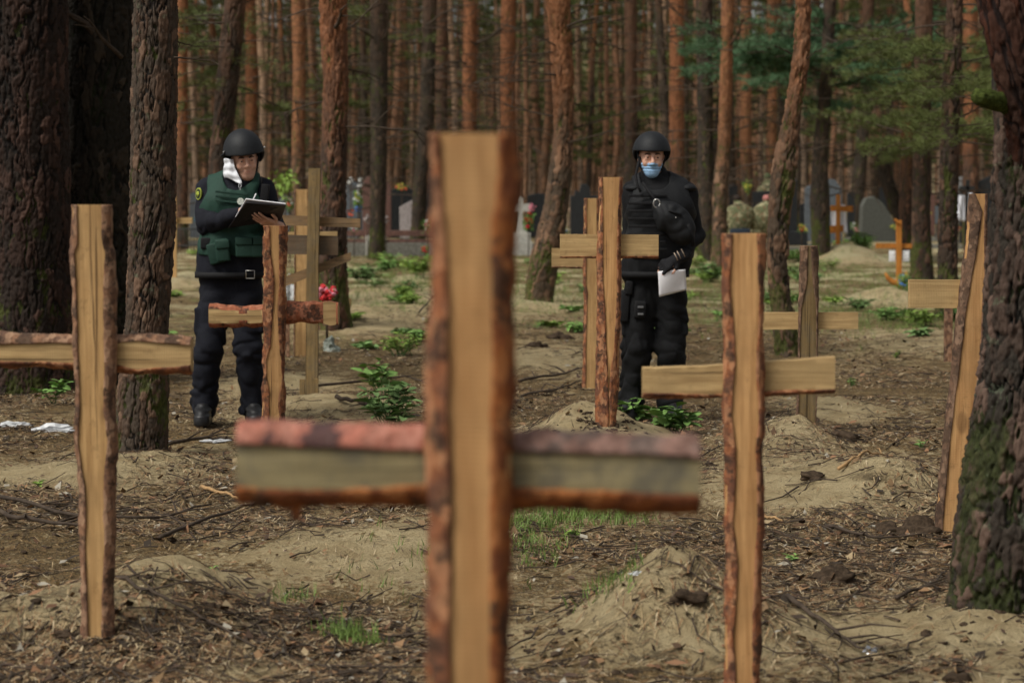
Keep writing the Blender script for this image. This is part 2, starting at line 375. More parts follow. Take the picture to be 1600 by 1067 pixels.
# foreground cross
r = cross('large blurred cross closest to the camera, pink and orange bark along its thick crossbar', 2.75, 738, 1500)
plank('upright', [(208, 677, 686, 778, 805), (300, 679, 690, 776, 806), (400, 679, 698, 768, 802), (520, 674, 700, 770, 800), (640, 668, 700, 762, 801), (760, 670, 702, 764, 795), (880, 668, 700, 765, 796), (1000, 667, 704, 764, 793), (1100, 668, 704, 762, 790), (1500, 670, 706, 760, 788), (2150, 670, 706, 760, 788)],
      2.75, .035, M['pine'], [M['bark_red'], M['bark_orange']], root=r, seed=1, rough=.0035)
plank('crossbar', [(369, 664, 694, 762, 790), (480, 666, 700, 764, 792), (560, 666, 700, 760, 790), (640, 670, 704, 756, 794), (760, 676, 706, 760, 800), (900, 680, 708, 768, 800), (1095, 690, 712, 772, 802)],
      2.787, .05, M['grey_bar'], [M['bark_pink'], M['bark_orange']], 'x', r, seed=2, rough=.004)
mb = MB(); p = at(462, 800, 2.81); mb.box(p, (.015, .010, .028), None, .003); mb.build('bark', M['bark_orange'], r)
nails(r, [(722, 715), (745, 762)], 2.75)
# left front cross
r = cross('bark edged cross on the left with a long crossbar, before the dark twin trunks', 6.06, 150, 975)
plank('upright', [(320, 110, 121, 160, 171), (380, 111, 121, 161, 172), (396, 110, 116, 166, 177), (440, 113, 119, 163, 179), (520, 114, 121, 163, 178), (640, 118, 125, 163, 178), (690, 116, 122, 168, 180), (760, 122, 133, 163, 177), (860, 124, 134, 162, 176), (975, 126, 138, 160, 174), (1120, 128, 140, 160, 174)],
      6.06, .035, M['pine2'], M['bark_brown'], root=r, seed=3, rough=.0025)
plank('crossbar', [(-12, 522, 537, 565, 574), (60, 523, 536, 566, 572), (110, 525, 536, 568, 576), (180, 526, 536, 570, 580), (215, 524, 532, 578, 584), (298, 530, 540, 570, 582)],
      6.097, .05, M['pine_bar'], [M['bark_brown'], M['bark_red']], 'x', r, seed=4, rough=.003)
nails(r, [(138, 545), (152, 562)], 6.06)
# right front cross
r = cross('tall wavy edged cross right of the big blurred one, its crossbar rising to the right', 5.5, 1162, 1100)
plank('upright', [(365, 1131, 1143, 1183, 1196), (420, 1131, 1141, 1185, 1195), (460, 1130, 1141, 1186, 1194), (500, 1133, 1146, 1186, 1192), (560, 1134, 1149, 1181, 1194), (600, 1132, 1145, 1181, 1193), (650, 1131, 1143, 1186, 1195), (700, 1135, 1149, 1182, 1192), (820, 1133, 1146, 1184, 1191), (870, 1136, 1152, 1179, 1190), (1000, 1134, 1147, 1176, 1188), (1067, 1136, 1150, 1176, 1186), (1250, 1136, 1150, 1176, 1186)],
      5.5, .035, M['pine'], M['bark_red'], root=r, seed=5, rough=.003)
plank('crossbar', [(1004, 574, 576, 614, 622), (1100, 572, 573, 617, 621), (1160, 567, 568, 614, 619), (1230, 562, 563, 610, 615), (1305, 558, 559, 608, 613)],
      5.537, .028, M['pine_bar'], [None, M['bark_red']], 'x', r, seed=6, rough=.0015)
nails(r, [(1155, 588), (1172, 604)], 5.5)
# cross before the man with the clipboard
r = cross('small bark covered cross with a log crossbar, before the man with the clipboard', 11.6, 426, 690)
plank('upright', [(353, 412, 421, 437, 448), (400, 411, 424, 436, 447), (440, 411, 428, 436, 446), (490, 412, 426, 434, 445), (540, 411, 423, 436, 445), (565, 410, 416, 440, 444), (590, 410, 416, 440, 443), (615, 409, 422, 436, 444), (660, 408, 420, 436, 443), (760, 408, 420, 436, 443)],
      11.6, .045, M['pine'], M['bark_red'], root=r, seed=7, rough=.004)
def log(x0, x1, yc, rad, Y, root):
    px2m = Y/FP; n = 60; m = 20; V = []
    for i in range(n+1):
        px = x0+(x1-x0)*i/n; c = at(px, yc+(-1.5 if px > 420 else 1.5)+2*math.sin(i*.11), Y)
        rr = rad*(1+.06*math.sin(i*.23+1)+.04*math.sin(i*.7))
        for k in range(m):
            w = 2*math.pi*k/m; d = rr*(1+.05*float(vnoise(np.array([px*.12, k*.8, 3.]))))
            y = -math.cos(w)*d; z = math.sin(w)*d
            q = (px-(x1-62))/62                      # slanting cut at the right end shows the wood
            if q > 0 and px < x1-1: y = max(y, -rad*(.93-.62*min(1, q*1.6)))
            if px < x0+(x1-x0)*.42: y = max(y, -rad*.80)
            V.append((c.x, c.y+y, c.z+z))
    V = np.array(V); N = n+1
    F = [(i*m+k, (i+1)*m+k, (i+1)*m+(k+1) % m, i*m+(k+1) % m) for i in range(N-1) for k in range(m)]+[tuple(range(m)), tuple(range((N-1)*m, N*m))[::-1]]
    c = V.mean(0); o = mesh_obj('crossbar', V-c, F, [M['bark_red2'], M['pine_bar']], loc=c)
    for p in o.data.polygons:
        if len(p.vertices) > 4: p.material_index = 1; p.use_smooth = False; continue
        q = V[list(p.vertices)]; yd = q[:, 1].mean()-Y; px = x0+(x1-x0)*(p.vertices[0]//m)/n
        flat = (q[:, 1].max()-q[:, 1].min()) < .0035 and yd < 0
        if flat and (px > x1-58 or px < x0+(x1-x0)*.42): p.material_index = 1
    o.data.set_sharp_from_angle(angle=R(40)); adopt(root, o); return o
M['bark_red2'] = bark_strip_mat('thin_red_bark', ((.36, .12, .06), (.27, .09, .045), (.45, .2, .12)))
log(328, 529, 491, .066, 11.69, r)
# three-bar cross and the cross behind it
r = cross('three bar wooden cross with slanting lowest board, right of the man with the clipboard', 14.0, 490, 625)
plank('upright', [(263, 482, 482, 500, 500), (420, 479, 479, 497, 497), (625, 477, 477, 496, 496), (680, 476, 476, 496, 496)], 14.0, .07, M['old_post'], root=r, seed=8)
plank('crossbar', [(441, 336, 336, 352, 352), (563, 342, 342, 356, 356)], 14.075, .03, M['old_bar'], axis='x', root=r, seed=9)
plank('crossbar', [(440, 367, 367, 397, 397), (528, 369, 369, 399, 399)], 14.075, .03, M['dark_bar'], axis='x', root=r, seed=10)
plank('slanted_bar', [(440, 434, 434, 450, 450), (548, 394, 394, 407, 407)], 14.11, .03, M['old_bar'], axis='x', root=r, seed=11)
plank('stake', [(593, 468, 468, 476, 476), (640, 468, 468, 476, 476)], 14.03, .04, M['old_post'], root=r, seed=12)
plank('stake', [(592, 490, 490, 497, 497), (640, 490, 490, 497, 497)], 13.92, .04, M['old_post'], root=r, seed=13)
r = cross('pale board cross half hidden behind the three bar cross', 17.4, 470, 560)
plank('upright', [(296, 461, 462, 481, 482), (420, 460, 461, 480, 481), (600, 459, 460, 479, 480)], 17.4, .04, M['pine2'], M['bark_brown'], root=r, seed=14, rough=.001)
plank('crossbar', [(437, 363, 363, 378, 378), (527, 362, 362, 378, 378)], 17.445, .035, M['pine_bar'], axis='x', root=r, seed=15)
plank('stake', [(490, 446, 446, 452, 452), (580, 446, 446, 452, 452)], 17.3, .03, M['bark_brown'], root=r, seed=16)
plank('stake', [(515, 487, 487, 493, 493), (570, 487, 487, 493, 493)], 17.3, .03, M['old_post'], root=r, seed=17)
# centre right pair
r = cross('narrow cross with a plain board crossbar, beside the man with the blue face mask', 11.2, 950, 675)
plank('upright', [(277, 937, 941, 968, 972), (330, 937, 942, 966, 970), (380, 934, 942, 964, 969), (440, 934, 942, 964, 970), (500, 933, 946, 962, 969), (540, 933, 947, 960, 968), (580, 932, 949, 954, 967), (620, 931, 951, 952.5, 966), (675, 930, 951, 952.5, 962), (760, 930, 951, 952.5, 962)],
      11.2, .045, M['pine'], M['bark_red'], root=r, seed=18, rough=.003)
plank('crossbar', [(875, 366, 366, 401, 402), (1029, 367, 367, 400, 403)], 11.25, .03, M['pine_bar'], [None, M['bark_red']], axis='x', root=r, seed=19, rough=.0006)
r = cross('bark edged board cross just behind and left of the narrow cross', 14.6, 923, 608)
plank('upright', [(310, 913, 917, 933, 936), (400, 912, 916, 933, 936), (440, 911, 915, 934, 936), (460, 913, 918, 935, 937), (520, 912, 916, 934, 937), (608, 911, 915, 933, 936), (660, 911, 915, 933, 936)], 14.6, .04, M['pine2'], M['bark_red'], root=r, seed=20, rough=.003)
plank('crossbar', [(862, 388, 388, 416, 418), (976, 390, 390, 418, 421)], 14.645, .03, M['dark_pale'] if 'dark_pale' in M else M['pine_bar'], [None, M['bark_brown']], axis='x', root=r, seed=21, rough=.001)
r = cross('brown bark post of a cross hidden behind the narrow cross and the right man', 16.5, 968, 565)
plank('upright', [(430, 962, 962, 972, 972), (600, 962, 962, 973, 973)], 16.5, .05, M['bark_grey'], root=r, seed=22)
# right middle cross
r = cross('short cross with dark bark top, behind and right of the tall wavy edged cross', 11.75, 1263, 668)
plank('upright', [(384, 1252, 1262, 1266, 1278), (440, 1250, 1261, 1270, 1279), (480, 1250, 1252, 1275, 1279), (560, 1248, 1249, 1276, 1277), (668, 1246, 1247, 1274, 1275), (760, 1246, 1247, 1274, 1275)], 11.75, .045, M['old_post'], M['bark_grey'], root=r, seed=23, rough=.002)
plank('crossbar', [(1190, 488, 488, 515, 515), (1341, 488, 488, 514, 514)], 11.80, .03, M['pine_bar'], axis='x', root=r, seed=24)
# right slab cross
r = cross('leaning slab cross with rough bark sides, tucked against the mossy trunk on the right', 8.3, 1490, 830)
plank('upright', [(303, 1519, 1523, 1540, 1544), (330, 1516, 1534, 1538, 1543), (380, 1512, 1528, 1538, 1544), (430, 1506, 1518, 1538, 1544), (500, 1497, 1508, 1534, 1540), (580, 1490, 1498, 1528, 1534), (680, 1478, 1485, 1514, 1522), (780, 1468, 1476, 1502, 1512), (830, 1464, 1472, 1498, 1508), (920, 1458, 1466, 1494, 1504)], 8.3, .05, M['pine'], [M['bark_grey'], M['bark_brown']], root=r, seed=25, rough=.003)
plank('crossbar', [(1421, 437, 437, 481, 481), (1590, 438, 438, 482, 482)], 8.355, .03, M['pine_bar'], axis='x', root=r, seed=26)
st = thing('wooden_stake', 'reddish brown stake standing behind the leaning slab cross', 'stake', at(1482, 560, 16.6))
plank('post', [(478, 1477, 1477, 1489, 1489), (600, 1476, 1476, 1488, 1488)], 16.6, .05, M['bark_brown'], root=st, seed=27)
st = thing('wooden_stake', 'short dark stake in the sand right of the red flowers', 'stake', at(546, 490, 23))
plank('post', [(466, 543, 543, 549, 549), (520, 543, 543, 549, 549)], 23, .04, M['old_post'], root=st, seed=28)
# far crosses
r = cross('far plain cross half hidden by the scaly brown trunk on the left', 30.5, 272, 448, CG)
plank('upright', [(300, 267, 267, 275, 275), (470, 266, 266, 276, 276)], 30.5, .05, M['pine2'], root=r, seed=29)
plank('crossbar', [(245, 341, 341, 350, 350), (300, 340, 340, 349, 349)], 30.56, .04, M['pine_bar'], axis='x', root=r, seed=30)
r = cross('small orange cross with a crescent foot and two white cards by a low mound', 28.6, 1405, 458, 'small orange crosses far off')
plank('upright', [(344, 1401, 1401, 1409, 1409), (470, 1401, 1401, 1409, 1409)], 28.6, .05, M['orange_wood'], root=r, seed=31)
plank('crossbar', [(1369, 380, 380, 388, 388), (1425, 381, 381, 388, 388)], 28.66, .04, M['orange_wood'], axis='x', root=r, seed=32)
for a, b in ((1389, 1399), (1410, 1421)):
    mb = MB(); p = at((a+b)/2, 400, 28.63); mb.box(p, ((b-a)*28.6/FP, .006, 17*28.6/FP), None, .001); mb.build('card', None, r).data.materials.append(simple('white_card', (.75, .76, .78), .6))
mb = MB(); pts = [at(x, y, 28.55) for x, y in ((1383, 426), (1387, 434), (1394, 440), (1402, 443), (1410, 440), (1415, 432), (1417, 424))]
mb.tube(pts, [.012, .03, .045, .05, .045, .03, .012], 8); mb.build('crescent', M['orange_wood'], r)
mb = MB(); p = at(1402, 346, 28.58); mb.box(p, (.10, .03, .03), Matrix.Rotation(R(40), 3, 'Y'), .004); mb.build('finial', M['orange_wood'], r)
r = cross('far orange cross on a pale heap of sand, a white cloth behind it', 40.5, 1310, 412, 'small orange crosses far off')
plank('upright', [(304, 1307, 1307, 1313, 1313), (420, 1306, 1306, 1313, 1313)], 40.5, .06, M['orange_wood'], root=r, seed=33)
plank('crossbar', [(1298, 321, 321, 330, 330), (1333, 322, 322, 331, 331)], 40.57, .04, M['orange_wood'], axis='x', root=r, seed=34)
plank('crossbar', [(1296, 353, 353, 365, 365), (1318, 352, 352, 362, 362)], 40.57, .04, M['orange_wood'], axis='x', root=r, seed=35)
# ------------------------------------------------------------------ pine trees
def bark_mat(name, plateA, plateB, crack, moss=0.0, orange=None, oz=(3, 5), mosscol=(.085, .10, .02), lich=0.0):
    t = NT(name); c = t.obj(); cell = t.attr('cell'); crk = t.attr('crack')
    f = t.noise(t.mapp(c, (1, 1, .5)), 40, 5, .7); g = t.noise(t.mapp(c, (1, 1, .35)), 7, 5, .65)
    b = t.mix(t.ss(cell, .25, .8), plateA, plateB); b = t.mix(t.math('MULTIPLY', t.ss(f, .42, .7), .55), b, crack)
    b = t.mix(t.math('MULTIPLY', t.ss(cell, .86, .93), .6), b, tuple(min(1, x*2.1) for x in plateB))
    b = t.mix(t.ss(crk, .65, .12), b, crack)  # furrows: own dark bark tone, deepened in colour as painted recess shade
    if orange:
        z = t.math('ADD', t.sep(c, 2), t.math('MULTIPLY', t.math('SUBTRACT', g, .5), 3.0))
        o = t.mix(t.ss(f, .35, .65), orange, tuple(x*.5 for x in orange)); o = t.mix(t.math('MULTIPLY', t.ss(t.noise(t.mapp(c, (1, 1, .4), (5, 2, 9)), 11, 5, .75), .48, .62), .75), o, tuple(x*.28 for x in orange)); b = t.mix(t.math('MULTIPLY', t.ss(z, oz[0], oz[1]), .85), b, o)
    if moss:
        m = t.noise(t.mapp(c, (1, 1, .5), (3, 1, 7)), 4.5, 5, .7); m = t.math('ADD', m, t.math('ADD', t.math('MULTIPLY', t.math('SUBTRACT', .5, crk), .16), t.math('ADD', t.math('MULTIPLY', t.ss(t.sep(c, 2), 1.4, .1), .16), t.math('MULTIPLY', t.math('SUBTRACT', f, .5), .35)))); b = t.mix(t.math('MULTIPLY', t.ss(m, .64-.20*moss, .74-.18*moss), .8), b, t.mix(t.ss(f, .35, .65), mosscol, tuple(x*.45 for x in mosscol)))
    if lich: 
        m = t.noise(c, 13, 4, .6); b = t.mix(t.math('MULTIPLY', t.ss(m, .62, .68), lich), b, (.17, .21, .13))
    t.bump(f, .8, .008)
    return t.fin(b, .9, .25)
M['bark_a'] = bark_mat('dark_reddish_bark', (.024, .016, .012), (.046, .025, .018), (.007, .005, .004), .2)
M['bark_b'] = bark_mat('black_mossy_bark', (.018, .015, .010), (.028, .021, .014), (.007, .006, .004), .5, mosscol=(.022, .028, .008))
M['bark_c'] = bark_mat('scaly_brown_bark', (.068, .050, .036), (.095, .058, .038), (.012, .009, .007), .15, (.30, .12, .05), (9, 12), lich=.3)
M['bark_r'] = bark_mat('mossy_plate_bark', (.030, .024, .018), (.066, .042, .031), (.007, .006, .005), .42, None, mosscol=(.04, .05, .012), lich=.25)
M['bark_limb'] = bark_mat('dark_red_limb_bark', (.060, .020, .010), (.035, .016, .010), (.012, .006, .005), .0)
M['bark_o'] = bark_mat('orange_pine_bark', (.085, .060, .04), (.14, .082, .05), (.022, .016, .011), .5, (.36, .155, .07), (1.6, 3.2))
M['bark_o2'] = bark_mat('rusty_pine_bark', (.065, .042, .03), (.12, .062, .038), (.02, .013, .009), .4, (.34, .135, .058), (1.6, 3.6))
M['bark_d'] = bark_mat('dark_pine_bark', (.045, .035, .026), (.065, .044, .03), (.014, .011, .008), .5, (.12, .06, .035), (4, 7))
M['twig'] = simple('dead_twig', (.06, .044, .032), .9, .2, .3)
def cells(a, b, na, seed):
    """voronoi on a cylinder: a in cell units wrapped at na; returns F1 id value, F2-F1"""
    ia = np.floor(a).astype(int); ib = np.floor(b).astype(int)
    f1 = np.full(a.shape, 9.0); f2 = np.full(a.shape, 9.0); cid = np.zeros(a.shape)
    for da in (-1, 0, 1):
        for db in (-1, 0, 1):
            ca = ia+da; cb = ib+db; k = (ca % na)*7919+cb*104729+seed*31
            h1 = np.modf(np.abs(np.sin(k*12.9898)*43758.5453))[0]; h2 = np.modf(np.abs(np.sin(k*78.233+1.3)*23421.631))[0]; h3 = np.modf(np.abs(np.sin(k*39.42+2.1)*9871.77))[0]
            d = np.hypot(ca+.1+.8*h1-a, cb+.1+.8*h2-b); m = d < f1
            f2 = np.where(m, f1, np.minimum(f2, d)); cid = np.where(m, h3, cid); f1 = np.where(m, d, f1)
    return cid, f2-f1
def trunk_geo(path, nside, step, depth, cw, ch, seed, flare=.0, wob=.03, z0=None):
    P = np.array([p for p, r in path], float); rr = np.array([r for p, r in path])
    s = np.concatenate([[0], np.cumsum(np.linalg.norm(np.diff(P, axis=0), axis=1))]); n = int(s[-1]/step)+2
    q = np.linspace(0, s[-1], n)
    C = np.stack([np.interp(q, s, P[:, i]) for i in range(3)], -1)
    k = max(3, int(.35/step)) | 1; ker = np.hanning(k+2)[1:-1]; ker /= ker.sum()
    pad = np.pad(C, ((k//2, k//2), (0, 0)), mode='reflect', reflect_type='odd'); C = np.stack([np.convolve(pad[:, i], ker, 'valid') for i in range(3)], -1)
    r = np.interp(q, s, rr); T = np.gradient(C, axis=0); T /= np.linalg.norm(T, axis=1)[:, None]
    ax = np.cross(np.array([0, 1., 0]), T); ax /= np.linalg.norm(ax, axis=1)[:, None]; ay = np.cross(T, ax)
    th = np.arange(nside)*2*np.pi/nside; TH, Q = np.meshgrid(th, q)
    cx, sx = np.cos(TH), np.sin(TH); R0 = r.mean()
    nz = np.stack([cx*R0, sx*R0, Q], -1)
    w = fbm(nz*np.array([12, 12, 6.])+seed, 4)
    na = max(6, int(round(2*np.pi*R0/cw)))
    a = TH/(2*np.pi)*na+.60*w+.3*np.sin(Q*1.3+seed); b = Q/ch+.8*fbm(nz*9+seed+9, 3)
    cid, e = cells(a, b, na, seed); cr = sstep(.02, .24, e+.08*vnoise(nz*60+seed))
    if nside > 50:
        k2 = (cx*R0/cw*.75, sx*R0/cw*.75, Q/ch*.42); rg = np.abs(fbm(np.stack(k2, -1)+seed*3.3+.35*w[..., None], 4)); fur = sstep(.02, .20, rg)
        cr = fur*(.55+.45*cr)
    lay = np.floor((cid*3+1.2*vnoise(nz*np.array([30, 30, 14.])+seed))*1.0)*.22
    d = depth*(1.25*cr-.8+.30*(cid-.5)+lay*.55)+depth*.42*fbm(nz*np.array([100, 100, 60.])+seed, 3)
    rad = r[:, None]*(1+wob*fbm(nz*2.2/max(R0, .05)*.1+seed, 2)*2)+d
    if flare:
        fl = np.exp(-Q/.28)*flare; rad = rad+fl*(.65+.5*np.cos(TH*4+seed)+.3*np.cos(TH*7+seed*2))
    V = C[:, None]+(ax[:, None]*cx[..., None]+ay[:, None]*sx[..., None])*rad[..., None]
    ii, jj = np.meshgrid(np.arange(n-1), np.arange(nside), indexing='ij'); j2 = (jj+1) % nside
    F = np.stack([ii*nside+jj, ii*nside+j2, (ii+1)*nside+j2, (ii+1)*nside+jj], -1).reshape(-1, 4)
    return V.reshape(-1, 3), F, {'cell': cid.ravel(), 'crack': cr.ravel()}
def pxpath(rows, Y, top=None, dys=None):
    out = []
    for i, (py, xl, xr) in enumerate(rows):
        y = Y if dys is None else dys[i]
        p = at((xl+xr)/2, py, y); out.append((tuple(p), (xr-xl)/2*y/FP))
    out.sort(key=lambda t: t[0][2])
    if top: out.append(((out[-1][0][0]+top[0], out[-1][0][1], top[1]), out[-1][1]*top[2]))
    return out
def dead_branch(parent, p0, d, L, r0, mb=None, sub=3, rnd=None, name='branch', mat=None):
    rnd = rnd or random; own = mb is None; mb = mb or MB(); p = Vector(p0); d = Vector(d).normalized(); pts = [p.copy()]; n = 7
    for i in range(n):
        d = (d+Vector((rnd.uniform(-.22, .22), rnd.uniform(-.22, .22), rnd.uniform(-.17, .17)-.02))).normalized(); p = p+d*L/n; pts.append(p.copy())
    mb.tube(pts, [r0*(1-.8*i/n) for i in range(n+1)], 5 if r0 < .02 else 8)
    for k in range(sub):
        i = rnd.randint(2, n-1); dd = (d+Vector((rnd.uniform(-1, 1), rnd.uniform(-1, 1), rnd.uniform(-.6, .5)))).normalized(); q = pts[i]; l = L*rnd.uniform(.2, .45)
        a = [q]+[q+dd*l*t+Vector((0, 0, rnd.uniform(-.03, .03)*l)) for t in (.35, .7, 1)]
        mb.tube(a, [r0*.55, r0*.42, r0*.3, r0*.15], 4, False)
    if own: return mb.build(name, mat or M['twig'], parent)
def near_tree(label, rows, Y, mat, top, nside, step, depth, cw, ch, seed, flare=.04, group=None, dys=None, base=None, wob=.03):
    path = pxpath(rows, Y, top, dys); b = Vector(path[0][0]); g = gz1(b.x, b.y)
    root = thing('pine_tree', label, 'tree', (b.x, b.y, g), group)
    V, F, A = trunk_geo(path, nside, step, depth, cw, ch, seed, flare, wob)
    o = mesh_obj('trunk', V-np.array(root.location), F, mat, root, attrs=A)
    root['_top'] = path[-1][0]
    return root
def pxdead(root, px, py, Y, tx, ty, dy, r0, sub=2):
    a = at(px, py, Y); b = at(tx, ty, Y+dy); dead_branch(root, a, b-a, (b-a).length, r0, None, sub)
GT = 'large near pines'
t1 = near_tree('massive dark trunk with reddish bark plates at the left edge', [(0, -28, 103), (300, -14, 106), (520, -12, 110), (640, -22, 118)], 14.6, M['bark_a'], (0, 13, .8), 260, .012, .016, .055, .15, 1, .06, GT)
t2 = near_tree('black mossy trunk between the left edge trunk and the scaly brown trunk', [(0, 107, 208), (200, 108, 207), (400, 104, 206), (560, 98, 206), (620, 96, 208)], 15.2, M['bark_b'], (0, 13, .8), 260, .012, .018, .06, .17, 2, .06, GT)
for a in ((150, 60, 15.0, 108, -30, -.2, .03), (190, 90, 15.0, 120, 20, -.3, .02)): pxdead(t2, *a)
t3 = near_tree('scaly brown trunk standing left of the man with the clipboard', [(-10, 210, 276), (100, 209, 275), (200, 208, 273), (300, 206, 272), (400, 203, 268), (520, 196, 262), (600, 190, 260), (680, 184, 258), (716, 181, 259), (760, 180, 262)], 10.9, M['bark_c'], (.1, 12, .8), 240, .011, .011, .034, .075, 3, .015, GT)
for a in ((272, 90, 10.8, 340, 90, .1, .006), (268, 60, 10.9, 310, 78, .2, .005)): pxdead(t3, *a)
# right big tree
tr = near_tree('mossy thick trunk at the right edge with a sawn branch stub', [(185, 1562, 1650), (260, 1556, 1652), (400, 1552, 1660), (560, 1538, 1668), (700, 1515, 1670), (820, 1498, 1672), (930, 1488, 1678), (1000, 1482, 1686)], 6.75, M['bark_r'], None, 300, .008, .015, .038, .085, 4, .03, GT, wob=.05)
V, F, A = trunk_geo(pxpath([(-240, 1508, 1570), (-100, 1518, 1590), (0, 1530, 1602), (60, 1542, 1620), (120, 1560, 1648), (190, 1576, 1666), (280, 1574, 1656), (360, 1580, 1650)], 6.6, None, [6.6, 6.6, 6.6, 6.6, 6.62, 6.67, 6.74, 6.82]), 200, .009, .010, .04, .12, 9, 0, .04)
adopt(tr, mesh_obj('limb', V, F, M['bark_limb'], attrs=A))
V, F, A = trunk_geo(pxpath([(-240, 1588, 1640), (0, 1572, 1630), (100, 1552, 1620), (170, 1560, 1640), (260, 1566, 1650)], 6.95), 160, .010, .012, .04, .1, 10, 0, .06)
adopt(tr, mesh_obj('limb', V, F, M['bark_r'], attrs=A))
a = at(1526, 150, 6.55); b = at(1596, 168, 6.7)
V, F, A = trunk_geo([(tuple(a-(b-a)*.01), .001), (tuple(a), .024), (tuple(a+(b-a)*.15), .030), (tuple(a+(b-a)*.6), .033), (tuple(b), .06)], 60, .006, .003, .03, .05, 11, 0, .02)
M['moss'] = simple('green_moss', (.05, .065, .015), .95, .1, .4, 60, .8, .006)
adopt(tr, mesh_obj('branch_stub', V, F, M['moss'], attrs=A))
M['bark_b2'] = bark_mat('old_pine_bark', (.05, .036, .026), (.08, .046, .03), (.014, .01, .008), .45, (.16, .08, .045), (2.5, 5))
GM = 'single pines around the graves'
FAR9 = [('thin orange pine between the scaly brown trunk and the dark leaning trunk', 284, 9, 50, 'bark_o2'), ('narrow orange pine above the clipboard between the two darker trunks', 392, 9, 56, 'bark_o2'), ('pale pinkish pine directly above the three bar cross', 466, 10, 48, 'bark_o'), ('rusty pine just left of the top of the big foreground cross', 690, 9, 50, 'bark_b2'), ('orange pine rising behind the top of the big foreground cross', 735, 10, 48, 'bark_o2'), ('orange pine close to the right of the top of the big foreground cross', 795, 11, 52, 'bark_o2'), ('straight pale orange pine left of the crooked trunk', 1166, 8, 60, 'bark_o'), ('slim orange pine directly behind the crooked trunk', 1206, 7, 62, 'bark_o'), ('orange straight pine behind the leaning slab cross', 1516, 11, 50, 'bark_o2'), ('dark pine between the narrow cross and the man in the blue mask', 985, 9, 54, 'bark_b2')]
tree_list = [
 ('dark leaning trunk rising behind the man with the clipboard', [(0, 352, 384), (120, 340, 372), (250, 328, 360), (400, 322, 356), (480, 318, 358)], 25, 'bark_b2', (.3, 12, .8), 5),
 ('thick crooked pine with rusty upper trunk and mossy foot, behind the three bar cross', [(-5, 500, 540), (60, 502, 541), (110, 506, 543), (180, 507, 542), (260, 502, 541), (340, 498, 540), (420, 498, 540), (505, 494, 542), (530, 490, 546)], 20.5, 'bark_o2', (.1, 12, .8), 6),
 ('straight dark trunk in front of the brown pointed gravestone', [(-5, 579, 606), (200, 580, 605), (330, 579, 602), (405, 576, 600), (425, 574, 602)], 43, 'bark_d', (0, 14, .8), 7),
 ('dark trunk bending left at its foot beside the grey slab with red flowers', [(-5, 662, 682), (100, 658, 680), (200, 655, 677), (300, 645, 667), (398, 640, 662), (420, 638, 664)], 46, 'bark_d', (.2, 14, .8), 8),
 ('mossy footed orange pine with bare arching branches, right of the big foreground cross', [(-5, 854, 890), (60, 860, 893), (130, 864, 896), (200, 866, 896), (260, 861, 893), (320, 851, 887), (380, 836, 880), (430, 824, 868), (475, 820, 862), (495, 816, 866)], 25.6, 'bark_o', (-.2, 12, .8), 9),
 ('bright orange trunk directly behind the helmet of the man in the blue mask', [(-5, 1046, 1069), (200, 1046, 1069), (400, 1044, 1070)], 52, 'bark_o2', (0, 15, .8), 10),
 ('dark straight trunk just right of the man in the blue mask', [(-5, 1088, 1112), (200, 1090, 1114), (400, 1090, 1116), (425, 1088, 1118)], 42, 'bark_d', (0, 14, .8), 11),
 ('orange topped trunk with a bent grey foot, right of the man in the blue mask', [(-5, 1128, 1147), (120, 1126, 1144), (230, 1122, 1141), (300, 1114, 1136), (430, 1112, 1134), (445, 1110, 1136)], 36, 'bark_o', (.1, 13, .8), 12),
 ('crooked rough trunk leaning right above the short cross with the dark bark top', [(-5, 1245, 1266), (90, 1240, 1265), (160, 1229, 1254), (220, 1217, 1246), (270, 1208, 1242), (330, 1201, 1234), (400, 1199, 1229), (470, 1205, 1234), (555, 1216, 1248), (580, 1214, 1252)], 17.6, 'bark_o', (.1, 12, .8), 13),
 ('dark trunk with an s-shaped foot between the crooked trunk and the small crosses', [(-5, 1288, 1306), (120, 1282, 1301), (250, 1270, 1292), (320, 1266, 1296), (412, 1270, 1298), (430, 1268, 1300)], 40, 'bark_d', (.1, 14, .8), 14),
 ('nearly black thin trunk behind the far orange cross', [(-5, 1348, 1366), (150, 1343, 1362), (280, 1332, 1352), (368, 1322, 1346), (385, 1320, 1350)], 60, 'bark_d', (.1, 15, .8), 15),
 ('pinkish straight trunk above the small orange cross with white cards', [(-5, 1412, 1432), (200, 1408, 1428), (360, 1404, 1424), (410, 1402, 1426)], 44, 'bark_o2', (.1, 14, .8), 16),
 ('rough brown trunk left of the leaning slab cross, the nearer one of two', [(-5, 1432, 1456), (200, 1428, 1454), (360, 1425, 1453), (436, 1423, 1458), (450, 1420, 1460)], 33, 'bark_b2', (.1, 13, .8), 17),
 ('mossy trunk immediately left of the leaning slab cross', [(-5, 1480, 1504), (200, 1472, 1497), (360, 1467, 1495), (500, 1464, 1496), (520, 1462, 1498)], 22.5, 'bark_b2', (.1, 13, .8), 18),
]
MT = {}
for q_, (lab_, x_, h_, Y_, m_) in enumerate(FAR9): tree_list.append((lab_, [(-5, x_-h_, x_+h_), (120, x_-h_+2*math.sin(q_), x_+h_+2*math.sin(q_)), (250, x_-h_, x_+h_), (300+4511/Y_+6, x_-h_*1.15, x_+h_*1.15)], Y_, m_, (.1, 14, .8), 40+q_))
for lab, rows, Y, m, top, sd_ in tree_list:
    res = FP/Y
    MT[sd_] = near_tree(lab, rows, Y, M[m], top, 90 if Y < 30 else 48, .02 if Y < 30 else .04, .016 if Y < 30 else .012, .06, .14, sd_, .05, GM)
V, F, A = trunk_geo(pxpath([(225, 1366, 1386), (280, 1374, 1396), (330, 1392, 1412), (362, 1404, 1420)], 44.3), 40, .04, .01, .06, .14, 21, 0)
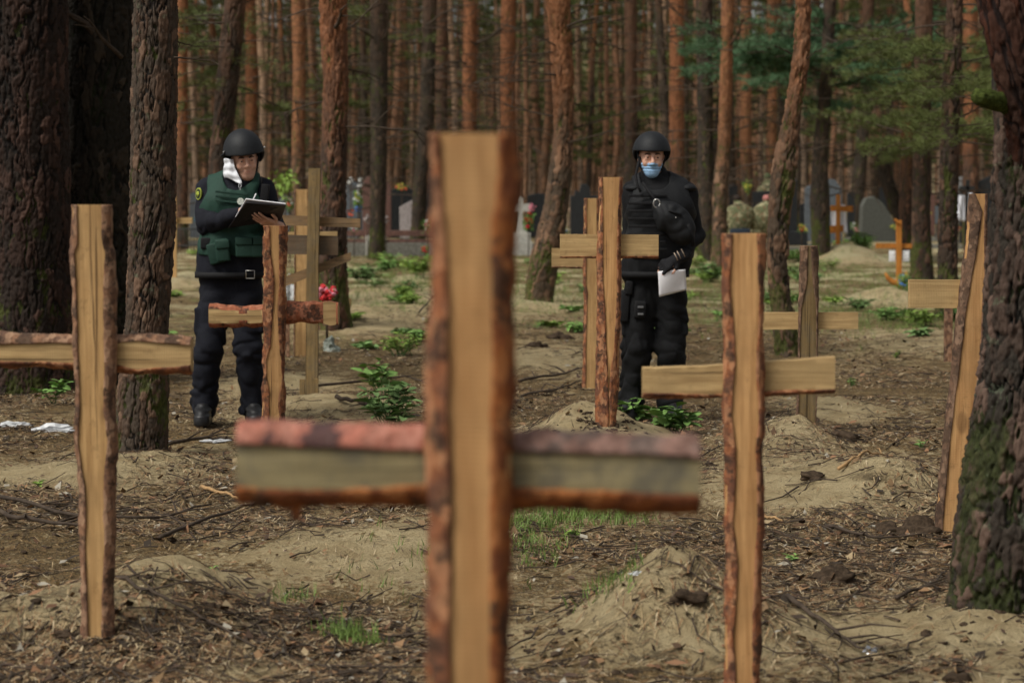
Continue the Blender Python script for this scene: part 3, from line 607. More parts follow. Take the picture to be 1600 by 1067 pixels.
adopt(MT[16], mesh_obj('limb', V, F, M['bark_d'], attrs=A))
for a in ((886, 42, 25.4, 962, -6, -.3, .018), (886, 46, 25.5, 990, 32, .4, .012), (884, 72, 25.5, 960, 48, .3, .014), (868, 72, 25.5, 828, 48, -.3, .012), (868, 118, 25.5, 817, 104, -.4, .015), (893, 28, 25.6, 930, 55, -.4, .008)): pxdead(MT[9], *a)
for a in ((524, 44, 20.3, 560, -8, -.2, .022), (540, 90, 20.5, 575, 80, .2, .01), (503, 130, 20.5, 470, 100, .1, .008)): pxdead(MT[6], *a)
for k_, a in ((7, (598, 62, 42.8, 648, 8, -1, .03)), (7, (583, 60, 42.8, 552, 20, -1, .025)), (7, (600, 150, 42.8, 645, 138, 1, .02)), (7, (582, 190, 42.8, 530, 196, -1, .02)), (8, (668, 40, 45.8, 712, -20, -1, .035)), (8, (662, 120, 45.8, 712, 92, -1, .025)), (8, (664, 200, 45.8, 700, 170, -1, .03)), (8, (655, 60, 45.8, 618, 30, 1, .03)), (44, (742, 70, 47.8, 800, 20, -1, .035)), (44, (742, 130, 47.8, 790, 110, -1, .03)), (44, (728, 100, 47.8, 690, 70, -1, .03)), (11, (1110, 60, 41.8, 1150, 20, -1, .03)), (11, (1090, 140, 41.8, 1060, 110, -1, .025)), (12, (1142, 70, 35.8, 1185, 25, -1, .025)), (12, (1126, 60, 35.8, 1100, 30, -1, .02)), (49, (978, 80, 50, 930, 70, -1, .03)), (49, (990, 110, 50, 1050, 100, -1, .03)), (17, (1430, 60, 32.8, 1380, 40, -1, .02)), (18, (1476, 60, 22.3, 1440, 50, -.4, .012))): pxdead(MT[k_], *a, sub=5)
for a in ((1236, 85, 17.5, 1215, 74, -.2, .008), (1220, 158, 17.5, 1200, 152, -.3, .006), (1250, 100, 17.6, 1300, 60, -.3, .007)): pxdead(MT[13], *a)
def whorls(root, px0, Y, ylo, yhi, n, L, sd_, tilt=.0):
    rnd = random.Random(sd_)
    for k in range(n):
        py = ylo+(yhi-ylo)*k/n+rnd.uniform(-6, 6); s = rnd.choice((-1, 1)); a = at(px0, py, Y)
        dead_branch(root, a, (s, rnd.uniform(-.7, .7), rnd.uniform(-.15, .35)+tilt), L*rnd.uniform(.5, 1.3), .0165 if Y > 30 else .012, None, 5, rnd)
for k, px, Y, n in ((7, 592, 43, 34), (8, 667, 46, 34), (9, 875, 25.6, 10), (11, 1101, 42, 26), (12, 1134, 36, 10), (14, 1285, 40, 14), (15, 1350, 60, 12), (17, 1442, 33, 12), (18, 1484, 22.5, 8), (5, 350, 25, 8), (16, 1415, 44, 10), (10, 1058, 52, 10), (6, 520, 20.5, 5))+tuple((40+q, f[1], f[3], 22) for q, f in enumerate(FAR9)):
    whorls(MT[k], px, Y, 10, 330 if Y > 30 else 250, n, 1.9 if Y > 30 else 1.2, k)
# --- needles
M['needle'] = (lambda t: (t.fin(t.mix(t.rnd(), t.mix(t.noise(t.obj(), 1.2, 3), (.06, .085, .025), (.13, .15, .04)), t.mix(t.noise(t.obj(), 1.7, 3), (.05, .085, .035), (.15, .15, .04))), .7, .2)))(NT('pine_needles'))
M['needle_blue'] = (lambda t: (t.fin(t.mix(t.noise(t.obj(), 1.5, 4), (.05, .115, .06), (.10, .175, .08)), .7, .2)))(NT('blue_green_needles'))
def tuft_geo(C, D, n, L, w, rng, spread=.9):
    """C centres, D directions (k,3): n thin triangles fanning from each centre"""
    k = len(C); d = np.repeat(D, n, 0)+rng.normal(0, spread, (k*n, 3))*.5; d /= np.linalg.norm(d, axis=1)[:, None]
    s = np.cross(d, rng.normal(0, 1, (k*n, 3))); s /= np.linalg.norm(s, axis=1)[:, None]+1e-9
    c = np.repeat(C, n, 0)+rng.normal(0, .02, (k*n, 3)); l = L*rng.uniform(.6, 1.2, (k*n, 1))
    V = np.stack([c-s*w/2, c+s*w/2, c+d*l], 1).reshape(-1, 3)
    return V, np.arange(k*n*3).reshape(-1, 3)
def bough_points(p, d, L, rng, ntw=14, droop=.15, spread=.42):
    """points and directions of tufts along a bough with side twigs"""
    p = np.array(p, float); d = np.array(d, float)/np.linalg.norm(d); side = np.cross(d, [0, 0, 1.]); side /= np.linalg.norm(side)
    C = []; D = []; lim = []
    for i in range(ntw):
        t = .2+.8*i/ntw; q = p+d*L*t+np.array([0, 0, -droop*L*t*t]); s = (-1)**i
        tl = L*spread*(1.15-t)*rng.uniform(.6, 1.2); td = side*s+d*.6+np.array([0, 0, rng.uniform(-.1, .25)]); td /= np.linalg.norm(td)
        m = max(2, int(tl/.09))
        for j in range(m): C.append(q+td*tl*(j+.5)/m+rng.normal(0, .03, 3)); D.append(td+np.array([0, 0, .35]))
        lim.append((q, q+td*tl))
    C.append(p+d*L); D.append(d)
    return np.array(C), np.array(D), lim
def foliage(name, boughs, mat, seed, nblade=10, L=.11, w=.012, root=None, limbs=True, ntw=14):
    rng = np.random.default_rng(seed); Cs = []; Ds = []; mb = MB()
    for (p, d, Lb) in boughs:
        C, D, lim = bough_points(p, d, Lb, rng, ntw); Cs.append(C); Ds.append(D)
        dd = np.array(d, float)/np.linalg.norm(d)
        if limbs:
            mb.tube([tuple(np.array(p)+dd*Lb*t+np.array([0, 0, -.15*Lb*t*t])) for t in (0, .35, .7, 1)], [.011*Lb, .008*Lb, .005*Lb, .002*Lb], 4, False)
            for a, b in lim: mb.tube([tuple(a), tuple(b)], [.003*Lb, .001*Lb], 3, False)
    V, F = tuft_geo(np.concatenate(Cs), np.concatenate(Ds), nblade, L, w, rng)
    o = mesh_obj(name, V, F, mat, smooth=False)
    l = mb.build('boughs', M['twig'], None) if limbs else None
    return o, l
def put_foliage(root, boughs, mat, seed, **kw):
    o, l = foliage('foliage', boughs, mat, seed, **kw)
    for x in (o, l):
        if x: adopt(root, x)
rb = random.Random(5)
def pxb(px, py, Y, n, L, sx, sy, dirs=None):
    out = []
    for k in range(n):
        p = at(px+rb.uniform(-sx, sx), py+rb.uniform(-sy, sy), Y+rb.uniform(-1.5, 1.5)); s = rb.choice((-1, 1)) if dirs is None else dirs
        out.append((tuple(p), (s*rb.uniform(.5, 1), rb.uniform(-.7, .7), rb.uniform(-.1, .2)), L*rb.uniform(.7, 1.2)))
    return out
put_foliage(MT[14], pxb(1285, 95, 40, 30, 1.9, 20, 26)+pxb(1180, 88, 40, 12, 1.1, 40, 18), M['needle_blue'], 31, nblade=16, L=.16, w=.016)
put_foliage(MT[15], pxb(1350, 75, 42, 26, 2.0, 40, 38)+pxb(1360, 150, 42, 10, 1.2, 50, 25), M['needle_blue'], 32, nblade=16, L=.16, w=.016)
put_foliage(MT[17], pxb(1442, 150, 31, 30, 1.3, 40, 90), M['needle'], 33, nblade=14, L=.13, w=.011)
put_foliage(MT[18], pxb(1500, 130, 21.5, 26, .8, 36, 90), M['needle'], 34, nblade=14, L=.10, w=.006)
put_foliage(MT[12], pxb(1134, 90, 36, 6, 1.0, 10, 60), M['needle_blue'], 35, nblade=12, L=.13, w=.012)
put_foliage(MT[5], pxb(345, 60, 25, 8, .9, 10, 50)+pxb(300, 110, 24.5, 8, .7, 25, 90), M['needle'], 36, nblade=10, L=.10, w=.008)
put_foliage(MT[7], pxb(592, 70, 43, 6, 1.5, 10, 60), M['needle'], 37, nblade=10, L=.13, w=.012)
put_foliage(MT[9], pxb(875, -25, 25.6, 6, 1.4, 30, 20), M['needle'], 38, nblade=12, L=.11, w=.009)
# --- prototypes for the wood behind
def proto_pine(sd_, H, r0, mat, low=.0, crown_from=.58):
    rng = np.random.default_rng(sd_); rnd = random.Random(sd_)
    path = []; x = y = 0.0; lx, ly = rng.normal(0, .03, 2)
    for i in range(9):
        z = -.3+H*i/8; path.append(((x, y, z), r0*(1-.75*i/8)+.01)); x += lx*H/8+rng.normal(0, .09); y += ly*H/8+rng.normal(0, .09)
    V, F, A = trunk_geo(path, 24, .12, .014, .07, .2, sd_, .04, .05)
    tm = mesh_obj('trunk', V, F, mat, attrs=A)
    def pos(z):
        for (a, _), (b, _2) in zip(path[:-1], path[1:]):
            if z <= b[2]: f = (z-a[2])/(b[2]-a[2]); return [a[i]+(b[i]-a[i])*f for i in range(3)]
        return list(path[-1][0])
    mb = MB(); z = 1.6+rng.random()
    while z < H*crown_from:
        for k in range(rng.integers(1, 4)):
            an = rng.uniform(0, 6.28); dead_branch(None, pos(z), (math.cos(an), math.sin(an), rng.uniform(-.25, .3)), rng.uniform(.5, 1.9), .015, mb, 3, rnd)
        z += rng.uniform(.22, .5)
    db = mb.build('dead_branches', M['twig'], None)
    bs = []
    for k in range(30):
        z = H*(crown_from+(1-crown_from)*(k/30)**.9); an = k*2.4; L = (1.0-.6*(z/H-crown_from)/(1-crown_from))*rng.uniform(1.3, 2.3)
        bs.append((pos(z), (math.cos(an), math.sin(an), rng.uniform(.1, .5)), L))
    for k in range(int(low)):
        z = rng.uniform(2.5, H*crown_from); an = rng.uniform(0, 6.28); bs.append((pos(z), (math.cos(an), math.sin(an), .1), rng.uniform(.9, 1.6)))
    fo, _ = foliage('crown', bs, M['needle'], sd_+50, nblade=7, L=.24, w=.032, limbs=False, ntw=9)
    return tm, db, fo
M['bark_far1'] = bark_mat('far_orange_bark', (.15, .095, .06), (.22, .125, .075), (.05, .033, .022), .25, (.40, .205, .115), (1.0, 4.0))
M['bark_far2'] = bark_mat('far_pinkish_bark', (.25, .18, .13), (.34, .235, .16), (.10, .07, .05), .15, (.50, .31, .19), (1.5, 6))
M['bark_far3'] = bark_mat('far_brown_bark', (.05, .037, .026), (.075, .05, .033), (.018, .013, .009), .5, (.36, .15, .06), (5, 9))
protos = []
for k in range(7):
    mt = ('bark_far1', 'bark_far2', 'bark_far3', 'bark_far1', 'bark_far2', 'bark_far3', 'bark_far1')[k]
    tr_, db_, fo_ = proto_pine(100+k, 17+k % 3*1.5, .105+.014*(k % 4), M[mt], [2, 5, 9, 3, 8, 6, 12][k], [.6, .55, .5, .62, .5, .55, .45][k])
    protos.append((tr_, db_, fo_, mt))
LAB = {'bark_far1': 'slender orange barked pine,', 'bark_far2': 'pale pinkish barked pine,', 'bark_far3': 'dark brown barked pine,'}
GRP = {'bark_far1': 'orange barked pines of the wood', 'bark_far2': 'pinkish barked pines of the wood', 'bark_far3': 'dark barked pines of the wood'}
first = [True]*7
def place_pine(k, x, y, s, rz):
    tr_, db_, fo_, mt = protos[k]
    px_ = 800+x/y*FP; root = thing('pine_tree', LAB[mt]+(' nearer row' if y < 80 else ' deeper row')+' '+region(px_), 'tree', (x, y, gz1(x, y)), GRP[mt]); root.rotation_euler.z = rz; root.scale = (s*.95, s*.95, s)
    for o in (tr_, db_, fo_):
        c = o if first[k] else o.copy()
        if not first[k]: COL.objects.link(c)
        c.parent = root
    first[k] = False
rf = random.Random(11); spots = []; tries = 0
while len(spots) < 285 and tries < 60000:
    tries += 1
    y = (rf.random()**.62)*92+34; hw = y*.262+3; x = rf.uniform(-hw, hw)
    if y < 58 and rf.random() > (.10 if abs(x) > 1 else .06)*(1 if y < 50 else 2.2): continue
    px = 800+x/y*FP
    if y < 60 and (560 < px < 700 or 790 < px < 1010 or 1130 < px < 1420): continue
    if any((x-a)**2+(y-b)**2 < 2.6 for a, b in spots): continue
    if y < 75 and any(abs(px-f[1]) < 18 for f in FAR9) : continue
    spots.append((x, y))
for i, (x, y) in enumerate(spots):
    k = rf.choice([0, 0, 1, 1, 2, 3, 4, 4, 5, 6]) if y > 55 else rf.choice([2, 5, 0, 6]); place_pine(k, x, y, rf.uniform(.85, 1.2), rf.uniform(0, 6.28))
# the far wood that reads as one mass: simple trunks and crowns to 260 m
def far_wood():
    rng = np.random.default_rng(3); Vt = []; Ft = []; n = 0; Vc = []; 
    m = 8; zz = np.array([-.3, 3, 6, 10, 15])
    for i in range(1700):
        y = 118+ (rng.random()**.8)*140; x = rng.uniform(-1, 1)*(y*.27+8); r = rng.uniform(.09, .18); lean = rng.normal(0, .035, 2)
        c = np.stack([x+lean[0]*zz, y+lean[1]*zz, zz], -1); a = np.arange(m)*2*np.pi/m; rr = r*np.array([1.1, 1, .9, .7, .4])
        V = c[:, None]+np.stack([np.cos(a)[None]*rr[:, None], np.sin(a)[None]*rr[:, None], np.zeros((5, m))], -1); Vt.append(V.reshape(-1, 3))
        for p in range(4):
            for q in range(m): Ft.append((n+p*m+q, n+p*m+(q+1) % m, n+(p+1)*m+(q+1) % m, n+(p+1)*m+q))
        n += 5*m
        nb = 110; z = rng.uniform(6.5, 17, nb) if rng.random() > .18 else rng.uniform(1.5, 15, nb); rad = np.abs(rng.normal(0, 1.0, nb)); an = rng.uniform(0, 6.28, nb)
        C = np.stack([x+rad*np.cos(an), y+rad*np.sin(an), z+rng.normal(0, .3, nb)], -1); e1 = rng.normal(0, .16, (nb, 3)); e2 = rng.normal(0, .16, (nb, 3))
        Vc.append(np.stack([C, C+e1, C+e2], 1).reshape(-1, 3))
    Vt = np.concatenate(Vt); Ft = np.array(Ft)
    cid = np.repeat(rng.random(1700), 5*m)
    o = mesh_obj('distant_trunks', Vt, Ft, M['bark_far1'], attrs={'cell': cid, 'crack': np.ones(len(Vt))}); tag(o, 'far off tree trunks that merge into one wall of pine wood', 'trees', None, 'stuff')
    Vc = np.concatenate(Vc); o = mesh_obj('distant_foliage', Vc, np.arange(len(Vc)).reshape(-1, 3), M['needle'], smooth=False); tag(o, 'far off dull green pine foliage filling the gaps of the wood', 'trees', None, 'stuff')
far_wood()
# rising wooded ground beyond
xx = np.linspace(-260, 260, 80); yy = np.linspace(262, 420, 24); XX, YY = np.meshgrid(xx, yy)
ZZ = sstep(262, 330, YY)*26*(1+.12*n2(XX, YY, .05, 3)); ZZ[0] = -1
i_ = (np.arange(23)[:, None]*80+np.arange(79)[None]).ravel()
hm = simple('far_wooded_slope', (.22, .18, .11), .95, .1, .5, .25, 0)
tag(mesh_obj('hills', np.stack([XX, YY, ZZ], -1).reshape(-1, 3), np.stack([i_, i_+1, i_+81, i_+80], -1), hm), None, None, None, 'structure')
# ------------------------------------------------------------------ people: smooth implicit bodies turned into one continuous mesh
class SDF:
    def __init__(s, lo, hi, h):
        s.lo = np.array(lo, float); s.h = h; s.n = (np.ceil((np.array(hi)-s.lo)/h)+1).astype(int)
        s.D = np.full(tuple(s.n), .5, np.float32); s.ax = [s.lo[i]+np.arange(s.n[i])*h for i in range(3)]
    def sub(s, lo, hi):
        a = np.clip(np.floor((np.array(lo)-s.lo)/s.h).astype(int), 0, s.n-1); b = np.clip(np.ceil((np.array(hi)-s.lo)/s.h).astype(int)+1, 1, s.n)
        sl = tuple(slice(a[i], max(b[i], a[i]+1)) for i in range(3)); g = np.meshgrid(*[s.ax[i][sl[i]] for i in range(3)], indexing='ij')
        return sl, np.stack(g, -1).astype(np.float32)
    def comb(s, sl, d, k, neg=False):
        a = s.D[sl]
        if neg:
            h = np.clip(.5-.5*(a+d)/k, 0, 1); s.D[sl] = a+(-d-a)*h+k*h*(1-h)
        else:
            h = np.clip(.5+.5*(a-d)/k, 0, 1); s.D[sl] = a+(d-a)*h-k*h*(1-h)
    def cone(s, a, b, ra, rb, k=.02, flat=1.0, neg=False):
        a = np.array(a, float); b = np.array(b, float); m = max(ra, rb)*1.15+k+.03
        sl, P = s.sub(np.minimum(a, b)-m, np.maximum(a, b)+m); ba = b-a; L = (ba@ba)+1e-9
        t = np.clip(((P-a)@ba)/L, 0, 1); q = P-a-t[..., None]*ba
        if flat != 1.0: q = q/np.array([1, flat, 1])
        s.comb(sl, np.linalg.norm(q, axis=-1)-(ra+(rb-ra)*t), k, neg)
    def ell(s, c, r, k=.015, neg=False, rot=None):
        c = np.array(c, float); r = np.array(r, float); m = r.max()*1.2+k+.03; sl, P = s.sub(c-m, c+m); q = P-c
        if rot is not None: q = q @ np.array(rot)
        n = np.linalg.norm(q/r, axis=-1); n2_ = np.linalg.norm(q/(r*r), axis=-1)+1e-6; s.comb(sl, n*(n-1)/n2_, k, neg)
    def box(s, c, hs, rnd=.01, k=.006, rot=None, neg=False):
        c = np.array(c, float); hs = np.array(hs, float); m = np.linalg.norm(hs)+rnd+k+.01; sl, P = s.sub(c-m, c+m); q = P-c
        if rot is not None: q = q @ np.array(rot)
        q = np.abs(q)-(hs-rnd); s.comb(sl, np.linalg.norm(np.maximum(q, 0), axis=-1)+np.minimum(q.max(-1), 0)-rnd, k, neg)
    def P(s): return np.stack(np.meshgrid(*s.ax, indexing='ij'), -1).astype(np.float32)
    def near(s, fn, band=.06):
        m = np.abs(s.D) < band; idx = np.argwhere(m); P = s.lo+idx*s.h; s.D[m] = fn(P, s.D[m])
    def mesh(s):
        D = s.D; S = D < 0; nx, ny, nz = [k-1 for k in s.n]
        cs = [(i, j, k) for i in (0, 1) for j in (0, 1) for k in (0, 1)]
        cnt = sum(S[i:nx+i, j:ny+j, k:nz+k].astype(np.int8) for i, j, k in cs); act = np.argwhere((cnt > 0) & (cnt < 8))
        val = {c: D[act[:, 0]+c[0], act[:, 1]+c[1], act[:, 2]+c[2]] for c in cs}; acc = np.zeros((len(act), 3)); w = np.zeros(len(act))
        for a in cs:
            for ax in range(3):
                if a[ax]: continue
                b = list(a); b[ax] = 1; b = tuple(b); va, vb = val[a], val[b]; m = (va < 0) != (vb < 0)
                t = np.where(m, va/np.where(m, va-vb, 1), 0); p = np.tile(np.array(a, float), (len(act), 1)); p[:, ax] = t; acc[m] += p[m]; w[m] += 1
        V = s.lo+(act+acc/w[:, None])*s.h; idx = np.full((nx, ny, nz), -1, np.int32); idx[tuple(act.T)] = np.arange(len(act)); F = []
        for ax in range(3):
            u, v = (ax+1) % 3, (ax+2) % 3; sa = [slice(1, -1)]*3; sb = [slice(1, -1)]*3; sa[ax] = slice(0, -1); sb[ax] = slice(1, None)
            A, B = S[tuple(sa)], S[tuple(sb)]; e = np.argwhere(A != B); e2 = e.copy(); e2[:, u] += 1; e2[:, v] += 1
            def g(du, dv):
                q = e2.copy(); q[:, u] += du; q[:, v] += dv; return idx[tuple(q.T)]
            f = np.stack([g(-1, -1), g(0, -1), g(0, 0), g(-1, 0)], -1); fl = ~A[tuple(e.T)]; f[fl] = f[fl][:, ::-1]; F.append(f)
        F = np.concatenate(F); return V, F[(F >= 0).all(1)]
    def obj(s, name, mat, root, smooth=1, attrs=None):
        V, F = s.mesh(); o = mesh_obj(name, V-np.array(root.location if root.parent is None else root['_w']), F, mat, root)
        if attrs:
            for k, fn in attrs.items(): a = o.data.attributes.new(k, 'FLOAT', 'POINT'); a.data.foreach_set('value', fn(V).astype(np.float32))
        if smooth: m = o.modifiers.new('smooth', 'SMOOTH'); m.iterations = smooth; m.factor = .5
        return o
def skin_mat():
    t = NT('skin'); c = t.obj(); n = t.noise(c, 30, 4, .6); b = t.mix(t.ss(n, .3, .7), (.66, .40, .29), (.56, .30, .21))
    b = t.mix(t.math('MULTIPLY', t.attr('beard'), .5), b, (.10, .06, .042)); b = t.mix(t.math('MULTIPLY', t.attr('lips'), .6), b, (.36, .12, .09))
    t.b.inputs['Subsurface Weight'].default_value = .08; t.b.inputs['Subsurface Radius'].default_value = (.01, .004, .002)
    return t.fin(b, .5, .4)
def cloth_mat(name, col, rough=.85, weave=380, var=.3, sheen=.0):
    t = NT(name); c = t.obj(); n = t.noise(c, 7, 5, .6); w = t.noise(c, weave, 2, .5)
    b = t.mix(t.ss(n, .35, .7), col, tuple(x*(1-var) for x in col)); b = t.mix(t.math('MULTIPLY', w, .4), b, tuple(x*1.7 for x in col))
    t.bump(t.math('ADD', t.math('MULTIPLY', w, .3), t.noise(c, 26, 5, .65)), .5, .008)
    return t.fin(b, rough, .25, Sheen_Weight=sheen)
M['skin'] = skin_mat(); M['navy'] = cloth_mat('navy_black_cloth', (.0062, .0072, .0125)); M['black'] = cloth_mat('black_cloth', (.006, .0063, .0072)); M['blackvest'] = cloth_mat('black_nylon', (.0085, .0092, .0105), .65)
M['green'] = cloth_mat('green_nylon', (.014, .044, .031), .7); M['green2'] = cloth_mat('green_nylon_pouch', (.012, .038, .027), .7)
M['helmet'] = simple('matt_black_helmet', (.010, .0115, .014), .62, .32, .15, 60, .15, .001); M['strap'] = simple('black_strap', (.006, .006, .007), .8)
M['boot'] = simple('black_boot_leather', (.012, .012, .013), .45, .4); M['sole'] = simple('rubber_sole', (.014, .013, .012), .8)
M['mask_w'] = simple('white_face_mask', (.72, .74, .78), .8, .2, .08); M['mask_b'] = simple('blue_face_mask', (.30, .49, .72), .8, .2, .12)
M['paper'] = simple('white_paper', (.78, .77, .80), .7, .2, .04, 20, 0); M['board'] = simple('black_clipboard', (.015, .012, .016), .45, .4)
M['metal'] = simple('steel_buckle', (.5, .49, .47), .35, .6, Metallic=.9); M['glove'] = cloth_mat('black_glove', (.012, .012, .014)); M['gtrim'] = simple('tan_glove_trim', (.42, .33, .26), .8)
M['eye_shaded'] = simple('shaded_eye_white', (.17, .135, .12), .3, .5, 0, 30, 0); M['iris'] = simple('dark_iris', (.03, .02, .015), .2, .6, 0, 30, 0); M['hair'] = simple('dark_brown_hair', (.025, .016, .011), .8, .3, .3, 120, .6)  # eye whites carry the shade of the sockets in their colour
def folds(P, amp, fz=22, fx=9, seed=0):
    w = fbm(P*np.array([5, 5, 3.])+seed, 3); a = 1.4-2.6*np.abs(np.sin(P[..., 2]*fz+P[..., 0]*fx*1.6+P[..., 1]*5+3.2*w+seed))
    n = 1-np.abs(vnoise(P*np.array([fx, fx, fz])+seed+w[..., None]*.8)); return amp*(.45*a*(.5+.5*w)+1.1*(n-.6))
class Person:
    def __init__(s, label, Y, ppx, J, group=None, name='person'):
        s.Y = Y; o = at(*ppx, Y); s.root = thing(name, label, 'person', (o.x, Y, gz1(o.x, Y)), group)
        s.J = {k: np.array(at(v[0], v[1], Y+v[2])) for k, v in J.items()}
    def head_frame(s, yaw, pitch, roll):
        s.H = np.array((Matrix.Rotation(roll, 3, 'Y') @ Matrix.Rotation(yaw, 3, 'Z') @ Matrix.Rotation(pitch, 3, 'X')))
    def hp(s, x, y, z): return s.J['head']+s.H @ np.array([x, y, z])
    def add_head(s, g, fine=True):
        h = s.hp; R_ = s.H
        g.ell(h(0, .015, .03), (.076, .094, .088), .01, rot=R_)             # cranium
        g.ell(h(0, -.022, -.03), (.057, .066, .080), .03, rot=R_)           # face
        g.ell(h(0, -.048, -.094), (.031, .031, .027), .03, rot=R_)          # chin
        g.cone(h(-.044, -.0, -.055), h(-.016, -.056, -.096), .020, .018, .03); g.cone(h(.044, -.0, -.055), h(.016, -.056, -.096), .020, .018, .03)
        g.cone(h(0, .03, -.05), s.J['neck'], .058, .062, .03)
        g.cone(h(-.034, -.083, .021), h(.034, -.083, .021), .010, .010, .012)     # brow
        for sx in (-1, 1):
            g.ell(h(sx*.030, -.096, .005), (.019, .017, .012), .010, True, R_)   # sockets
            g.ell(h(sx*.031, -.080, .003), (.015, .0135, .0125), .004, rot=R_)
            g.cone(h(sx*.016, -.0915, .0115), h(sx*.031, -.0955, .0125), .0038, .0042, .005); g.cone(h(sx*.031, -.0955, .0125), h(sx*.046, -.085, .009), .0042, .0036, .005); g.cone(h(sx*.018, -.089, -.006), h(sx*.045, -.084, -.006), .003, .003, .006)
            g.ell(h(sx*.040, -.066, -.032), (.018, .018, .018), .03, rot=R_)     # cheek
            g.ell(h(sx*.077, .012, -.012), (.010, .018, .030), .006, rot=R_)     # ear
            g.ell(h(sx*.013, -.098, -.033), (.009, .010, .008), .006, rot=R_)    # nostril wing
        g.cone(h(0, -.086, .012), h(0, -.112, -.027), .0085, .0115, .010)         # nose
        g.cone(h(-.014, -.0835, -.060), h(.014, -.0835, -.060), .006, .006, .008); g.cone(h(-.011, -.0825, -.0715), h(.011, -.0825, -.0715), .007, .007, .008)
        g.cone(h(-.017, -.092, -.0658), h(.017, -.092, -.0658), .0018, .0018, .004, neg=True)
    def finger(s, g, pts, r):
        for i in range(len(pts)-1): g.cone(pts[i], pts[i+1], r*(1-.09*i), r*(1-.09*(i+1)), .004)
    def hand(s, g, wrist, fwd, palmn, curl, L=.185, spread=.10, thumb=1, lens=(.95, 1.05, 1.0, .8)):
        """fwd: wrist to knuckles, palmn: out of the palm, curl: bend per joint for the four fingers"""
        f = np.array(fwd, float); f /= np.linalg.norm(f); p = np.array(palmn, float); p -= f*(p@f); p /= np.linalg.norm(p); sd = np.cross(f, p)*thumb
        w = np.array(wrist, float); pl = L*.48
        for k in range(4):
            u = (1.5-k)/1.5*.030; g.cone(w+sd*u*.55+f*.015, w+f*pl+sd*u, .0155, .0125, .012)
        g.cone(w-f*.03, w+f*.02, .028, .026, .015, )
        out = []
        for k in range(4):
            u = (1.5-k)/1.5*.030; q = w+f*pl+sd*u; d = f+sd*(1.5-k)/1.5*spread; d /= np.linalg.norm(d); a = 0; pts = [q]
            for j, seg in enumerate((.042, .026, .021)):
                a += curl[k][j] if hasattr(curl[k], '__len__') else curl[k]; pts.append(pts[-1]+(d*math.cos(a)+p*math.sin(a))*seg*lens[k]*L/.185)
            s.finger(g, pts, .0088 if k < 3 else .0078); out.append(pts)
        t0 = w+f*.025+sd*.026; t1 = t0+(f*.6+sd*.65+p*.3)*.036; t2 = t1+(f*.85+sd*.25+p*.4)*.031; t3 = t2+(f*.9-sd*.02+p*.45)*.025
        s.finger(g, [t0, t1, t2, t3], .0115); out.append([t0, t1, t2, t3]); return out
    def eyes(s):
        for sx in (-1, 1):
            mb = MB(); mb.blob(s.hp(sx*.031, -.0815, .003), .0128, 3); e = mb.build('eye', M['eye_shaded'], s.root)
            mb = MB(); c = s.hp(sx*.031+s.gaze*.001, -.0905, .003); mb.blob(c, (.0078, .0045, .0078), 2); i = mb.build('iris', M['iris'], s.root)
            mb = MB(); pts = [s.hp(sx*x, y, z) for x, y, z in ((.014, -.0965, .021), (.026, -.098, .0255), (.038, -.092, .0255), (.049, -.082, .020))]
            mb.tube(pts, [.0034, .0046, .0042, .0022], 6); mb.build('eyebrow', M['hair'], s.root)
    def attrs(s):
        iH = s.H.T
        def loc(V): return (V-s.J['head']) @ s.H
        def beard(V):
            q = loc(V); inh = (np.linalg.norm(q, axis=1) < .16)
            low = sstep(-.045, -.062, q[:, 2]-.35*np.maximum(np.abs(q[:, 0])-.03, 0))*sstep(.06, .02, q[:, 1]); lip = np.exp(-((q[:, 0]/.024)**2+((q[:, 2]+.066)/.010)**2)*1.5)*(q[:, 1] < -.07)
            return inh*np.clip(low*s.beard-lip, 0, 1)
        def lips(V):
            q = loc(V); return np.exp(-((q[:, 0]/.022)**2+((q[:, 2]+.066)/.009)**2)*1.5)*(q[:, 1] < -.07)
        return {'beard': beard, 'lips': lips}
def bounds(J, pad=.22):
    A = np.array(list(J.values())); return A.min(0)-pad, A.max(0)+pad
def body(p, h=.0045, hands=()):
    J = p.J; lo, hi = bounds(J, .16); lo[2] = p.root.location.z-.02; hi[2] = J['head'][2]+.16; g = SDF(lo, hi, h)
    g.cone(J['neck'], J['chest'], .06, .12, .05, .8); g.cone(J['chest'], J['waist'], .135, .125, .06, .75); g.cone(J['waist'], J['pelvis']+[0, 0, .05], .115, .10, .06, .8)
    for s in 'LR':
        g.cone(J['chest'], J['shoulder'+s], .08, .055, .05, .85); g.cone(J['shoulder'+s], J['elbow'+s], .050, .040, .03); g.cone(J['elbow'+s], J['wrist'+s], .040, .026, .02)
        g.cone(J['pelvis']+[0, 0, .04], J['hip'+s], .09, .08, .03); g.cone(J['hip'+s], J['knee'+s], .080, .055, .03); g.cone(J['knee'+s], J['ankle'+s], .052, .036, .03); g.cone(J['ankle'+s], J['toe'+s]-[0, 0, .02], .034, .022, .02)
    p.add_head(g); tips = [p.hand(g, *a) for a in hands]
    o = g.obj('body', M['skin'], p.root, 1, p.attrs()); p.eyes(); return o, tips
